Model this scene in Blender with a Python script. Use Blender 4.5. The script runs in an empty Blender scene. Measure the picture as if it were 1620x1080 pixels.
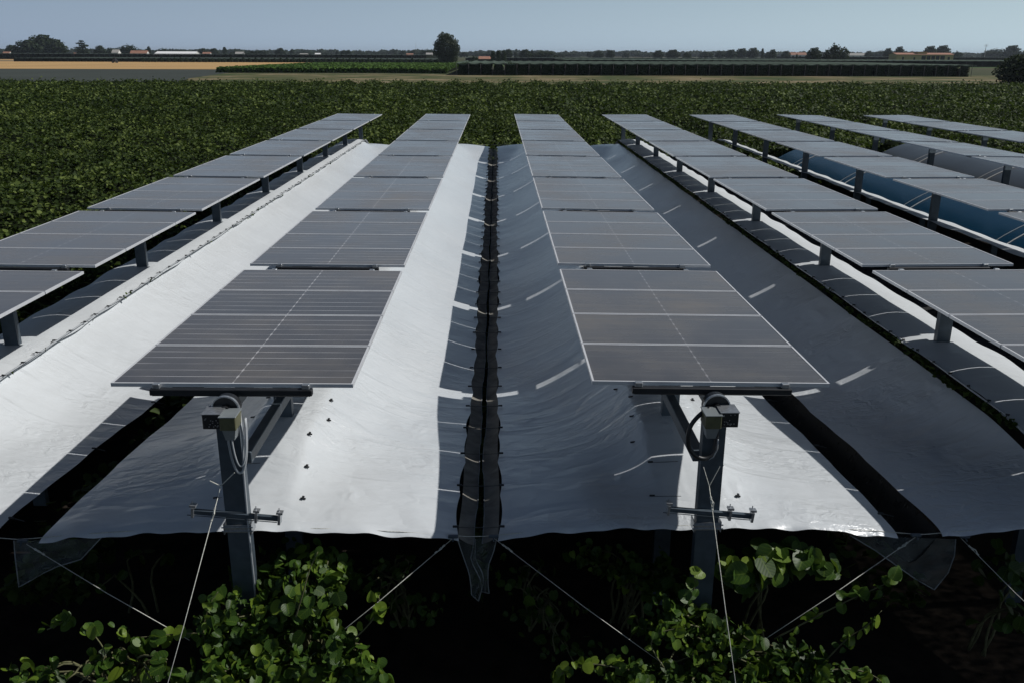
import bpy, math, random
import numpy as np
from mathutils import Matrix, Vector
random.seed(7); rng = np.random.default_rng(7)
S = bpy.context.scene
COL = S.collection

# ------------------------------------------------------------------ camera
FPX, TH, PSI, ROLL, CZ = 1407.0, 0.3123, 0.0175, 0.0036, 6.67
Fv = Vector((math.sin(PSI)*math.cos(TH), math.cos(PSI)*math.cos(TH), -math.sin(TH)))
R0 = Vector((math.cos(PSI), -math.sin(PSI), 0)); U0 = R0.cross(Fv)
Rv = R0*math.cos(ROLL)+U0*math.sin(ROLL); Uv = -R0*math.sin(ROLL)+U0*math.cos(ROLL)
cd = bpy.data.cameras.new('camera'); cam = bpy.data.objects.new('camera', cd); COL.objects.link(cam)
cd.sensor_width = 36; cd.lens = 36*FPX/1620; cd.clip_end = 30000; cd.clip_start = .1
cam.matrix_world = Matrix(((Rv.x, Uv.x, -Fv.x, 0), (Rv.y, Uv.y, -Fv.y, 0), (Rv.z, Uv.z, -Fv.z, CZ), (0, 0, 0, 1)))
S.camera = cam
def ray(px, py):
    return Fv*FPX + Rv*(px-810) - Uv*(py-540)
def at_y(px, py, Y):            # point of the sight line at distance Y
    d = ray(px, py); t = Y/d.y
    return Vector((d.x*t, Y, CZ+d.z*t))
def at_z(px, py, z):
    d = ray(px, py); t = (z-CZ)/d.z
    return Vector((d.x*t, d.y*t, z))

# ------------------------------------------------------------------ materials
def mat(name):
    m = bpy.data.materials.new(name); m.use_nodes = True
    nt = m.node_tree; return m, nt, nt.nodes['Principled BSDF']
def N(nt, t, **kw):
    n = nt.nodes.new(t)
    for k, v in kw.items(): setattr(n, k, v)
    return n
def link(nt, a, b): nt.links.new(a, b)
def noise(nt, scale, detail=3, rough=.5, co=None, vec=None, dist=0):
    n = N(nt, 'ShaderNodeTexNoise'); n.inputs['Scale'].default_value = scale; n.inputs['Detail'].default_value = detail
    n.inputs['Roughness'].default_value = rough; n.inputs['Distortion'].default_value = dist
    if co is None:
        co = N(nt, 'ShaderNodeTexCoord').outputs['Object']
    if vec:
        mp = N(nt, 'ShaderNodeMapping'); mp.inputs['Scale'].default_value = vec; link(nt, co, mp.inputs[0]); co = mp.outputs[0]
    link(nt, co, n.inputs['Vector']); return n.outputs['Fac']
def ramp(nt, fac, stops):
    r = N(nt, 'ShaderNodeValToRGB'); el = r.color_ramp.elements
    while len(el) < len(stops): el.new(.5)
    for e, (p, c) in zip(el, stops): e.position = p; e.color = (*c, 1) if len(c) == 3 else c
    link(nt, fac, r.inputs[0]); return r.outputs[0]
def mixc(nt, f, a, b, mode='MIX'):
    m = N(nt, 'ShaderNodeMix', data_type='RGBA', blend_type=mode)
    for i, v in ((0, f), (6, a), (7, b)):
        if hasattr(v, 'links'): link(nt, v, m.inputs[i])
        else: m.inputs[i].default_value = v if i == 0 else (*v, 1)
    return m.outputs[2]
def math_(nt, op, a, b=None, c=None):
    m = N(nt, 'ShaderNodeMath', operation=op)
    for i, v in enumerate((a, b, c)):
        if v is None: continue
        if hasattr(v, 'links'): link(nt, v, m.inputs[i])
        else: m.inputs[i].default_value = v
    return m.outputs[0]
def bump(nt, b, h, strength, dist=.02):
    n = N(nt, 'ShaderNodeBump'); n.inputs['Strength'].default_value = strength; n.inputs['Distance'].default_value = dist
    link(nt, h, n.inputs['Height']); link(nt, n.outputs[0], b.inputs['Normal']); return n
def wpos(nt): return N(nt, 'ShaderNodeNewGeometry').outputs['Position']
M = {}
def simple(name, col, rough=.6, metal=0, var=.25, scale=6, spec=.5, bmp=0, bs=40):
    m, nt, b = mat(name)
    f = noise(nt, scale, 4, co=wpos(nt))
    lo = tuple(c*(1-var) for c in col); hi = tuple(min(1, c*(1+var)) for c in col)
    link(nt, ramp(nt, f, [(.3, lo), (.7, hi)]), b.inputs['Base Color'])
    b.inputs['Roughness'].default_value = rough; b.inputs['Metallic'].default_value = metal
    b.inputs['Specular IOR Level'].default_value = spec
    if bmp: bump(nt, b, noise(nt, bs, 3, co=wpos(nt)), bmp, .01)
    M[name] = m; return m
simple('steel', (.065, .085, .105), .45, .3, .2, 9, bmp=.08, bs=30)
simple('galv', (.42, .44, .46), .35, .75, .2, 30)
simple('aluminium', (.60, .61, .63), .38, .15, .08, 5)
simple('black_plastic', (.012, .013, .015), .45)
simple('dark_metal', (.02, .022, .026), .5, .3)
simple('box_paint', (.27, .30, .31), .4, .4, .1, 8)
simple('box_olive', (.10, .10, .05), .5, .1, .2, 14)
simple('grey_hose', (.36, .38, .40), .5, 0, .1)
simple('rope', (.50, .50, .45), .8, 0, .3, 60)
simple('bark', (.05, .038, .028), .9, 0, .3, 8)
simple('cane', (.10, .10, .045), .8, 0, .35, 14)
simple('house_wall', (.48, .38, .19), .85, 0, .06, .5)
simple('white_wall', (.7, .69, .66), .85, 0, .06, .5)
simple('terracotta', (.30, .15, .10), .85, 0, .2, .8)
simple('dark_opening', (.03, .03, .028), .7)
simple('white_roof', (.8, .8, .8), .5, 0, .04, .5)
simple('concrete', (.33, .32, .30), .9, 0, .15, 4)
simple('old_post', (.11, .11, .10), .9, 0, .3, 1)
simple('soil', (.022, .017, .013), 1, 0, .4, 3, spec=.1, bmp=.5, bs=12)
simple('straw', (.42, .27, .12), 1, 0, .10, .02, spec=.1)
simple('straw_dark', (.19, .145, .09), 1, 0, .25, .05, spec=.1)
simple('grey_field', (.048, .056, .050), 1, 0, .10, .03, spec=.1)
simple('green_field', (.055, .085, .030), 1, 0, .2, .03, spec=.1)
simple('net_roof', (.034, .046, .038), .9, 0, .25, .05, spec=.1)
simple('net_roof_blue', (.060, .082, .062), .9, 0, .25, .08, spec=.1)

# plain: patchwork of green and tan far fields
m, nt, b = mat('plain'); M['plain'] = m
f = noise(nt, .004, 4, co=wpos(nt), vec=(1, .35, 1)); f2 = noise(nt, .4, 4, co=wpos(nt))
c = ramp(nt, f, [(.35, (.035, .052, .022)), (.5, (.06, .066, .035)), (.62, (.10, .085, .05))])
link(nt, mixc(nt, .35, c, ramp(nt, f2, [(.3, (.02, .03, .012)), (.7, (.10, .10, .06))])), b.inputs['Base Color'])
b.inputs['Roughness'].default_value = 1; b.inputs['Specular IOR Level'].default_value = .1
# mown tan strip with rows
m, nt, b = mat('mown'); M['mown'] = m
g = wpos(nt)
f = noise(nt, .06, 6, .75, co=g, vec=(.7, .9, 1)); f2 = noise(nt, .9, 3, co=g, vec=(1, .12, 1))
c = ramp(nt, f, [(.40, (.045, .068, .025)), (.49, (.10, .10, .045)), (.56, (.22, .17, .10)), (.68, (.34, .27, .18))])
link(nt, mixc(nt, math_(nt, 'MULTIPLY', f2, .6), c, (.06, .07, .03)), b.inputs['Base Color'])
b.inputs['Roughness'].default_value = 1; b.inputs['Specular IOR Level'].default_value = .1

# leaves
def leafmat(name, dark, mid, lit, scale, veins=False, trans=.25, rough=.42, patch=.05, spec=.4):
    m, nt, b = mat(name); M[name] = m
    g = wpos(nt); at = N(nt, 'ShaderNodeAttribute', attribute_name='tint')
    big = noise(nt, patch, 3, co=g)
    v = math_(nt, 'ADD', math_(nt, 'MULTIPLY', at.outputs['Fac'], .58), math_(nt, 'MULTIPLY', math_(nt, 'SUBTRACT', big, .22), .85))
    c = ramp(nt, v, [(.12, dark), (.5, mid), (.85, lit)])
    if veins:
        uv = N(nt, 'ShaderNodeTexCoord').outputs['UV']; sp = N(nt, 'ShaderNodeSeparateXYZ'); link(nt, uv, sp.inputs[0])
        ax = math_(nt, 'ABSOLUTE', sp.outputs[0])
        t = math_(nt, 'SUBTRACT', sp.outputs[1], math_(nt, 'MULTIPLY', ax, .7))
        w = math_(nt, 'PINGPONG', math_(nt, 'MULTIPLY', t, 5.5), .5)
        side = math_(nt, 'LESS_THAN', w, .06); mid_ = math_(nt, 'LESS_THAN', ax, .03)
        vv = math_(nt, 'MAXIMUM', side, mid_)
        c = mixc(nt, math_(nt, 'MULTIPLY', vv, .22), c, tuple(min(1, x*1.5+.01) for x in lit))
        bump(nt, b, w, .25, .004)
    link(nt, c, b.inputs['Base Color']); b.inputs['Roughness'].default_value = rough
    b.inputs['Specular IOR Level'].default_value = spec
    tr = N(nt, 'ShaderNodeBsdfTranslucent')
    link(nt, mixc(nt, .5, c, (.16, .26, .03), 'MIX'), tr.inputs['Color'])
    mx = N(nt, 'ShaderNodeMixShader'); mx.inputs[0].default_value = trans
    link(nt, b.outputs[0], mx.inputs[1]); link(nt, tr.outputs[0], mx.inputs[2]); link(nt, mx.outputs[0], nt.nodes['Material Output'].inputs[0])
leafmat('vine_leaf', (.010, .028, .004), (.040, .088, .012), (.15, .215, .022), 1, veins=True, trans=.25, rough=.45, patch=1.2, spec=.25)
leafmat('canopy_leaf', (.006, .013, .003), (.034, .054, .013), (.125, .160, .040), 1, trans=.14, rough=.6, patch=.12, spec=.10)
leafmat('orchard_leaf', (.014, .026, .012), (.030, .052, .020), (.06, .09, .032), 1, trans=.1, rough=.7, patch=.05, spec=.1)
leafmat('tree_leaf', (.010, .018, .010), (.020, .033, .017), (.040, .055, .026), 1, trans=.08, rough=.7, patch=.05, spec=.1)
leafmat('silver_leaf', (.020, .030, .018), (.045, .058, .038), (.095, .105, .075), 1, trans=.12, rough=.6, patch=.2, spec=.15)
leafmat('crop_leaf', (.03, .055, .012), (.055, .11, .02), (.09, .16, .03), 1, trans=.15, rough=.7, patch=.03, spec=.1)
simple('inner_dark', (.007, .010, .004), 1, 0, .4, 3, spec=.05)  # near-black filler, shade inside foliage put into its colour

# white tarpaulin
def tarpmat(name, col, rough, coat=0, bs=.5, spec=.5):
    m, nt, b = mat(name); M[name] = m
    g = wpos(nt)
    fine = noise(nt, 5.0, 3, .55, co=g, vec=(1, 1.5, 1), dist=1.0)
    crease = N(nt, 'ShaderNodeTexVoronoi', feature='DISTANCE_TO_EDGE'); crease.inputs['Scale'].default_value = 1.1
    mp = N(nt, 'ShaderNodeMapping'); mp.inputs['Scale'].default_value = (.8, 1.6, 1); mp.inputs['Rotation'].default_value = (0, 0, .4); link(nt, g, mp.inputs[0])
    nz = N(nt, 'ShaderNodeTexNoise'); nz.inputs['Scale'].default_value = 1.5; link(nt, mp.outputs[0], nz.inputs['Vector'])
    add = N(nt, 'ShaderNodeVectorMath', operation='MULTIPLY_ADD'); link(nt, nz.outputs['Color'], add.inputs[0]); add.inputs[1].default_value = (.9, .9, .9); link(nt, mp.outputs[0], add.inputs[2])
    link(nt, add.outputs[0], crease.inputs['Vector'])
    sy = N(nt, 'ShaderNodeSeparateXYZ'); link(nt, g, sy.inputs[0])
    cr = math_(nt, 'MINIMUM', math_(nt, 'MULTIPLY', crease.outputs['Distance'], 6), 1)
    near = N(nt, 'ShaderNodeMapRange'); near.inputs[1].default_value = 7.5; near.inputs[2].default_value = 22; near.inputs[3].default_value = 1; near.inputs[4].default_value = .35; link(nt, sy.outputs[1], near.inputs[0])
    wv = noise(nt, 1.1, 3, co=g)
    yy = math_(nt, 'ADD', math_(nt, 'SUBTRACT', sy.outputs[1], 8.05-.98*20), math_(nt, 'MULTIPLY', wv, .16))
    pg = math_(nt, 'PINGPONG', yy, .49)
    rib = math_(nt, 'EXPONENT', math_(nt, 'MULTIPLY', math_(nt, 'MULTIPLY', pg, pg), -900))
    rib = math_(nt, 'MULTIPLY', rib, ramp(nt, noise(nt, .9, 2, co=g, vec=(1, 1, 1)), [(.40, (0, 0, 0)), (.60, (1, 1, 1))]))
    def ridged(scale, vec, dist, lo, hi, pw, gate):
        n_ = noise(nt, scale, 2, .5, co=g, vec=vec, dist=dist)
        r_ = math_(nt, 'SUBTRACT', 1.0, math_(nt, 'ABSOLUTE', math_(nt, 'SUBTRACT', math_(nt, 'MULTIPLY', n_, 2), 1)))
        r_ = math_(nt, 'POWER', r_, pw)
        return math_(nt, 'MULTIPLY', r_, ramp(nt, noise(nt, gate, 2, co=g), [(lo, (0, 0, 0)), (hi, (1, 1, 1))]))
    soft = noise(nt, 1.1, 2, .5, co=g, vec=(.8, 1.3, .8), dist=.6)
    st = noise(nt, 1.0, 2, .45, co=g, vec=(.8, 2.8, .8), dist=.6)
    st = math_(nt, 'MULTIPLY', math_(nt, 'POWER', st, 5), ramp(nt, noise(nt, .8, 2, co=g), [(.50, (0, 0, 0)), (.66, (1, 1, 1))]))
    d_ = noise(nt, 1.3, 2, .5, co=g, vec=(2.6, 1.0, 1), dist=.3)
    d_ = math_(nt, 'MULTIPLY', math_(nt, 'POWER', d_, 5), ramp(nt, noise(nt, 1.1, 2, co=g), [(.50, (0, 0, 0)), (.64, (1, 1, 1))]))
    h = math_(nt, 'ADD', math_(nt, 'MULTIPLY', soft, 1.2), math_(nt, 'ADD', math_(nt, 'MULTIPLY', st, 3.6), math_(nt, 'MULTIPLY', d_, 3.0)))
    h = math_(nt, 'ADD', h, math_(nt, 'MULTIPLY', cr, .20))
    h = math_(nt, 'ADD', h, math_(nt, 'ADD', math_(nt, 'MULTIPLY', rib, .22), math_(nt, 'MULTIPLY', math_(nt, 'MULTIPLY', fine, 1.0), ramp(nt, noise(nt, .55, 2, co=g, vec=(.6, 1.6, 1)), [(.46, (.1,)*3), (.62, (1,)*3)]))))
    bp = bump(nt, b, h, bs, .05); link(nt, math_(nt, 'MULTIPLY', near.outputs[0], bs), bp.inputs['Strength'])
    dirt = noise(nt, .7, 5, .65, co=g, vec=(1, .45, 1))
    cc = ramp(nt, dirt, [(.25, tuple(x*.86 for x in col)), (.7, col)])
    link(nt, cc, b.inputs['Base Color']); b.inputs['Roughness'].default_value = rough
    b.inputs['Specular IOR Level'].default_value = spec
    b.inputs['Coat Weight'].default_value = coat; b.inputs['Coat Roughness'].default_value = .22
    return m, nt, b
tarpmat('tarp', (.60, .63, .65), .30, .45, .75)
tarpmat('strip', (.58, .61, .63), .5, 0, .5, .3)
tarpmat('film_blue', (.005, .044, .092), .25, 0, .08, .35)
tarpmat('film_grey', (.055, .062, .07), .3, .2, .08, .5)
# knitted nets (translucent)
def netmat(name, col, alpha, cell=260):
    m, nt, b = mat(name); M[name] = m
    g = wpos(nt)
    f = noise(nt, 5, 4, co=g)
    link(nt, ramp(nt, f, [(.3, tuple(x*.7 for x in col)), (.7, tuple(x*1.25 for x in col))]), b.inputs['Base Color'])
    b.inputs['Roughness'].default_value = .8; b.inputs['Alpha'].default_value = alpha
    link(nt, ramp(nt, noise(nt, 9, 3, co=g), [(.3, (alpha-.12,)*3), (.7, (alpha+.1,)*3)]), b.inputs['Alpha'])
netmat('gap_net', (.20, .19, .165), .88)
netmat('hanging_net', (.16, .18, .18), .33)
netmat('black_net', (.004, .0045, .0045), .95)
simple('net_hem', (.22, .24, .25), .8)

# solar cells
def cellmat(name, linecol, lw, lines=1.0):
    m, nt, b = mat(name); M[name] = m
    sp = N(nt, 'ShaderNodeSeparateXYZ'); link(nt, N(nt, 'ShaderNodeTexCoord').outputs['Object'], sp.inputs[0])
    x, y = sp.outputs[0], sp.outputs[1]
    g = wpos(nt)
    # gaps between cell columns (run across the row)
    py = math_(nt, 'PINGPONG', math_(nt, 'ADD', y, 5.55), .0925)       # 0 at each multiple of .185 (six columns)
    ly = math_(nt, 'LESS_THAN', py, lw)
    br = noise(nt, 1.3, 2, co=g, vec=(1, 6, 1))
    ly = math_(nt, 'MULTIPLY', ly, math_(nt, 'MULTIPLY', ramp(nt, br, [(.36, (.1,)*3), (.6, (1,)*3)]), lines))
    px = math_(nt, 'PINGPONG', math_(nt, 'ADD', x, 5.52), .046)
    lx = math_(nt, 'MULTIPLY', math_(nt, 'LESS_THAN', px, .0010), .05)
    # middle seam of the half-cut module: thin seam + rhombic corner marks
    ax = math_(nt, 'ABSOLUTE', x)
    seam = math_(nt, 'MULTIPLY', math_(nt, 'LESS_THAN', ax, .005), .25)
    dia = math_(nt, 'MULTIPLY', math_(nt, 'LESS_THAN', math_(nt, 'ADD', ax, math_(nt, 'MULTIPLY', py, .25)), .013), .65)
    l = math_(nt, 'MAXIMUM', math_(nt, 'MAXIMUM', ly, lx), math_(nt, 'MAXIMUM', seam, dia))
    # cell tone, uneven at random and per module
    cell = ramp(nt, noise(nt, .8, 3, co=g, vec=(1, 1, 1)), [(.3, (.017, .018, .024)), (.7, (.030, .030, .037))])
    oi = N(nt, 'ShaderNodeObjectInfo').outputs['Random']
    cell = mixc(nt, math_(nt, 'MULTIPLY', oi, .5), cell, (.040, .036, .040))
    c = mixc(nt, l, cell, linecol)
    # dusty film, its brown patches painting in cloud reflections
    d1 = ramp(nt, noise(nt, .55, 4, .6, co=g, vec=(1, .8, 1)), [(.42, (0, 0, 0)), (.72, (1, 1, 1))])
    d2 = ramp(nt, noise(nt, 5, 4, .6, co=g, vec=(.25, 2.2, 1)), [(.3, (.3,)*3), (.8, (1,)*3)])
    dust_reflection = math_(nt, 'MULTIPLY', math_(nt, 'MULTIPLY', d1, d2), .42)
    dust_reflection = math_(nt, 'ADD', dust_reflection, .03)
    c = mixc(nt, dust_reflection, c, (.27, .235, .19))
    link(nt, c, b.inputs['Base Color'])
    rg = math_(nt, 'ADD', .16, math_(nt, 'MULTIPLY', dust_reflection, .9)); link(nt, rg, b.inputs['Roughness'])
    b.inputs['IOR'].default_value = 1.5; b.inputs['Sheen Weight'].default_value = .6; b.inputs['Sheen Roughness'].default_value = .35; b.inputs['Sheen Tint'].default_value = (1, .95, .92, 1)
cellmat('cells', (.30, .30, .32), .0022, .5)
cellmat('cells_glint', (.62, .62, .64), .0036, 1.0)  # paler, wider lines paint in the glint on the cell gaps

# ------------------------------------------------------------------ object helpers
def mesh_obj(name, verts, faces, m, parent=None, smooth=False, loc=None):
    me = bpy.data.meshes.new(name); me.from_pydata([tuple(v) for v in verts], [], faces); me.update()
    ms = m if isinstance(m, (list, tuple)) else [m]
    for k in ms: me.materials.append(M[k])
    if smooth: me.polygons.foreach_set('use_smooth', [True]*len(me.polygons))
    o = bpy.data.objects.new(name, me); COL.objects.link(o)
    if parent: o.parent = parent
    if loc: o.location = loc
    return o
def empty(name, loc, rz=0):
    o = bpy.data.objects.new(name, None); COL.objects.link(o); o.location = loc; o.rotation_euler.z = rz; o.empty_display_size = .2
    return o
def tag(o, label=None, cat=None, group=None, kind=None):
    if label: o['label'] = label
    if cat: o['category'] = cat
    if group: o['group'] = group
    if kind: o['kind'] = kind
    return o
def copy_tree(o, parent=None):
    c = o.copy(); COL.objects.link(c); c.parent = parent
    for ch in [q for q in KIDS(o)]: copy_tree(ch, c)
    return c
def KIDS(o): return list(o.children)
class MB:
    def __init__(s): s.v = []; s.f = []; s.mi = []
    def add(s, v, f, mi=0):
        n = len(s.v); s.v += [tuple(p) for p in v]; s.f += [tuple(i+n for i in q) for q in f]; s.mi += [mi]*len(f); return s
    def box(s, x0, x1, y0, y1, z0, z1, mi=0, bev=0, mt=None):
        if bev:
            b = bev; v = []; 
            # bevelled box: 24 verts
            import itertools
            V = {}
            for sx, sy, sz in itertools.product((0, 1), repeat=3):
                X = (x0, x1)[sx]; Y = (y0, y1)[sy]; Z = (z0, z1)[sz]
                dx = b*(1-2*sx); dy = b*(1-2*sy); dz = b*(1-2*sz)
                for ax, p in (('x', (X, Y+dy, Z+dz)), ('y', (X+dx, Y, Z+dz)), ('z', (X+dx, Y+dy, Z))):
                    V[(sx, sy, sz, ax)] = len(v); v.append(p)
            f = []
            for k in (0, 1):
                f.append([V[(k, a, c, 'x')] for a, c in ((0, 0), (1, 0), (1, 1), (0, 1))][::1 if k else -1])
                f.append([V[(a, k, c, 'y')] for a, c in ((0, 0), (1, 0), (1, 1), (0, 1))][::-1 if k else 1])
                f.append([V[(a, c, k, 'z')] for a, c in ((0, 0), (1, 0), (1, 1), (0, 1))][::1 if k else -1])
            for a in (0, 1):
                for c in (0, 1):
                    f.append([V[(0, a, c, 'y')], V[(1, a, c, 'y')], V[(1, a, c, 'z')], V[(0, a, c, 'z')]])
                    f.append([V[(a, 0, c, 'x')], V[(a, 1, c, 'x')], V[(a, 1, c, 'z')], V[(a, 0, c, 'z')]])
                    f.append([V[(a, c, 0, 'x')], V[(a, c, 1, 'x')], V[(a, c, 1, 'y')], V[(a, c, 0, 'y')]])
            for sx, sy, sz in itertools.product((0, 1), repeat=3):
                f.append([V[(sx, sy, sz, 'x')], V[(sx, sy, sz, 'y')], V[(sx, sy, sz, 'z')]])
        else:
            v = [(x, y, z) for z in (z0, z1) for y in (y0, y1) for x in (x0, x1)]
            f = [(0, 2, 3, 1), (4, 5, 7, 6), (0, 1, 5, 4), (2, 6, 7, 3), (0, 4, 6, 2), (1, 3, 7, 5)]
        if mt is not None: v = [mt @ Vector(p) for p in v]
        return s.add(v, f, mi)
    def tube(s, pts, r, n=8, mi=0, cap=True):
        pts = [Vector(p) for p in pts]; rs = r if isinstance(r, (list, tuple)) else [r]*len(pts)
        v = []; up = None
        for i, p in enumerate(pts):
            t = (pts[min(i+1, len(pts)-1)]-pts[max(i-1, 0)]).normalized()
            if up is None: up = t.orthogonal().normalized()
            up = (up-t*up.dot(t)); up = up.normalized() if up.length > 1e-6 else t.orthogonal().normalized()
            w = t.cross(up)
            for k in range(n):
                a = 2*math.pi*k/n; v.append(p+(up*math.cos(a)+w*math.sin(a))*rs[i])
        f = [(i*n+k, i*n+(k+1) % n, (i+1)*n+(k+1) % n, (i+1)*n+k) for i in range(len(pts)-1) for k in range(n)]
        if cap: f += [tuple(range(n))[::-1], tuple(range((len(pts)-1)*n, len(pts)*n))]
        return s.add(v, f, mi)
    def build(s, name, m, parent=None, smooth=False, loc=None):
        o = mesh_obj(name, s.v, s.f, m, parent, smooth, loc)
        if any(s.mi): o.data.polygons.foreach_set('material_index', s.mi)
        return o
def np_mesh(name, V, F, m, parent=None, tint=None, uv=None, smooth=False):
    """V (n,3), F (k,c) all faces with c corners"""
    me = bpy.data.meshes.new(name); k, c = F.shape
    me.vertices.add(len(V)); me.vertices.foreach_set('co', np.ascontiguousarray(V, np.float32).ravel())
    me.loops.add(k*c); me.loops.foreach_set('vertex_index', np.ascontiguousarray(F, np.int32).ravel())
    me.polygons.add(k); me.polygons.foreach_set('loop_start', np.arange(0, k*c, c, dtype=np.int32))
    try: me.polygons.foreach_set('loop_total', np.full(k, c, np.int32))
    except Exception: pass
    if smooth: me.polygons.foreach_set('use_smooth', np.ones(k, bool))
    me.update(calc_edges=True); me.validate()
    if tint is not None:
        a = me.attributes.new('tint', 'FLOAT', 'POINT'); a.data.foreach_set('value', np.ascontiguousarray(tint, np.float32))
    if uv is not None:
        u = me.uv_layers.new(name='UVMap'); u.data.foreach_set('uv', np.ascontiguousarray(uv[F.ravel()], np.float32).ravel())
    me.materials.append(M[m]); o = bpy.data.objects.new(name, me); COL.objects.link(o)
    if parent: o.parent = parent
    return o
# leaf shapes: unit leaf, stalk at origin, tip at +y
HEX = (np.array([[0, .02, 0], [.46, .22, .10], [.40, .72, .07], [0, 1, -.10], [-.40, .72, .07], [-.46, .22, .10]], float), np.array([[0, 1, 2, 3], [0, 3, 4, 5]]))
def kiwi_leaf():
    # round heart-shaped blade, folded a little on the midrib and cupped
    rim = [(.0, .06), (.16, -.03), (.38, .03), (.52, .22), (.55, .46), (.47, .70), (.28, .90), (0, 1.02)]
    v = [(0, .06, 0), (0, .38, -.03), (0, .70, -.04), (0, 1.03, -.12)]
    R = [(.17, -.02, .02), (.40, .04, .07), (.54, .26, .10), (.55, .50, .09), (.46, .74, .04), (.25, .93, -.04)]
    Rm = [(.22, .30, .01), (.24, .62, .01)]
    v += R+Rm+[(-a, b, c) for a, b, c in R+Rm]
    f = []
    for o in (4, 12):
        q = [(0, o, o+1, o+6), (0, o+6, 1, 1), (o+1, o+2, o+3, o+6), (o+6, o+3, o+7, 1), (o+3, o+4, o+7, o+7), (1, o+7, 2, 2), (o+7, o+4, o+5, 2), (2, o+5, 3, 3)]
        for t in q:
            if o == 12: t = t[::-1]
            f.append(t)
    return np.array(v, float), f
def scatter(shape, P, size, nrm, spin, name, m, parent=None, tint=None, uvs=False):
    """place a leaf shape at each point P, blade normal nrm, rotated by spin"""
    V0, F0 = shape; n = len(P); k = len(V0)
    nrm = nrm/np.linalg.norm(nrm, axis=1, keepdims=True)
    ref = np.where(np.abs(nrm[:, 2:3]) < .9, np.array([[0, 0, 1.]]), np.array([[1., 0, 0]]))
    a = np.cross(ref, nrm); a /= np.linalg.norm(a, axis=1, keepdims=True); b = np.cross(nrm, a)
    c, s = np.cos(spin)[:, None], np.sin(spin)[:, None]
    X = a*c+b*s; Y = -a*s+b*c
    wx = rng.uniform(.62, 1.05, n)[:, None, None]; wz = rng.uniform(-.4, 3.2, n)[:, None, None]
    V = P[:, None, :]+size[:, None, None]*(V0[None, :, 0:1]*wx*X[:, None, :]+(V0[None, :, 1:2]-.4)*Y[:, None, :]+V0[None, :, 2:3]*wz*nrm[:, None, :])
    V = V.reshape(-1, 3)
    T = np.repeat(tint if tint is not None else rng.random(n), k)
    uv = np.tile(V0[:, :2], (n, 1)) if uvs else None
    if isinstance(F0, np.ndarray):
        F = (F0[None]+(np.arange(n)*k)[:, None, None]).reshape(-1, F0.shape[1])
    else:
        F0 = np.array([list(t) if t[2] != t[3] else list(t) for t in F0])
        F = (F0[None]+(np.arange(n)*k)[:, None, None]).reshape(-1, 4)
        # triangulate to avoid degenerate quads
        Tn = np.concatenate([F[:, [0, 1, 2]], F[:, [0, 2, 3]]]); ok = (Tn[:, 0] != Tn[:, 1]) & (Tn[:, 1] != Tn[:, 2]) & (Tn[:, 0] != Tn[:, 2]); F = Tn[ok]
    return np_mesh(name, V, F, m, parent, T, uv, smooth=uvs)
def up_normals(n, spread):
    v = rng.normal(0, spread, (n, 3)); v[:, 2] = 1; return v
ORD = 'first second third fourth fifth sixth seventh eighth ninth tenth eleventh twelfth thirteenth fourteenth fifteenth sixteenth seventeenth eighteenth nineteenth twentieth'.split()
TENS = {2: 'twenty', 3: 'thirty', 4: 'forty', 5: 'fifty', 6: 'sixty'}
def ordw(n):                    # 1-based ordinal word
    if n <= 20: return ORD[n-1]
    t, u = divmod(n, 10)
    return {2: 'twentieth', 3: 'thirtieth', 4: 'fortieth', 5: 'fiftieth', 6: 'sixtieth'}[t] if u == 0 else TENS[t]+'-'+ORD[u-1]

# ------------------------------------------------------------------ layout
PITCH = 4.549
ROWX = [2.0425+(r-3)*PITCH for r in range(1, 8)]
TILT = [.0136, .0099, .0138, -.0042, -.0038, .02, -.01]
Y0, BL, BP = 7.92, 4.60, 4.98       # first table, table length, table pitch
PZ = CZ-2.97                        # module plane
NB = 8
ROWN = ['leftmost row', 'second row from the left', 'third row from the left', 'middle row of seven', 'third row from the right', 'second row from the right', 'rightmost row']
GAPX = [(ROWX[0]+ROWX[1])/2-.02, (ROWX[1]+ROWX[2])/2+.04, (ROWX[2]+ROWX[3])/2-.05]
GAPW = [.24, .19, .23]
YF, YB = 7.80, 47.2

# ------------------------------------------------------------------ ground and fields
def sheet(name, x0, x1, y0, y1, z, m, pts=None):
    p = pts or [(x0, y0), (x1, y0), (x1, y1), (x0, y1)]
    o = mesh_obj(name, [(x, y, z) for x, y in p], [tuple(range(len(p)))], m); tag(o, kind='structure'); return o
sheet('ground', -9000, 9000, -60, 14000, 0, 'plain')
sheet('vineyard_soil', -150, 170, -40, 161, .02, 'soil')
sheet('mown_field', -100, 330, 161, 320, .03, 'mown')
sheet('grey_field', 0, 0, 0, 0, .05, 'grey_field', [(-420, 155), (-58, 155), (-84, 255), (-93, 320), (-104, 392), (-420, 392)])
sheet('straw_field', -1000, -60, 394, 930, .06, 'straw')
sheet('stubble_field', -1000, -60, 720, 840, .10, 'straw_dark')
sheet('green_field', -90, 900, 510, 860, .06, 'green_field')

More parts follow.
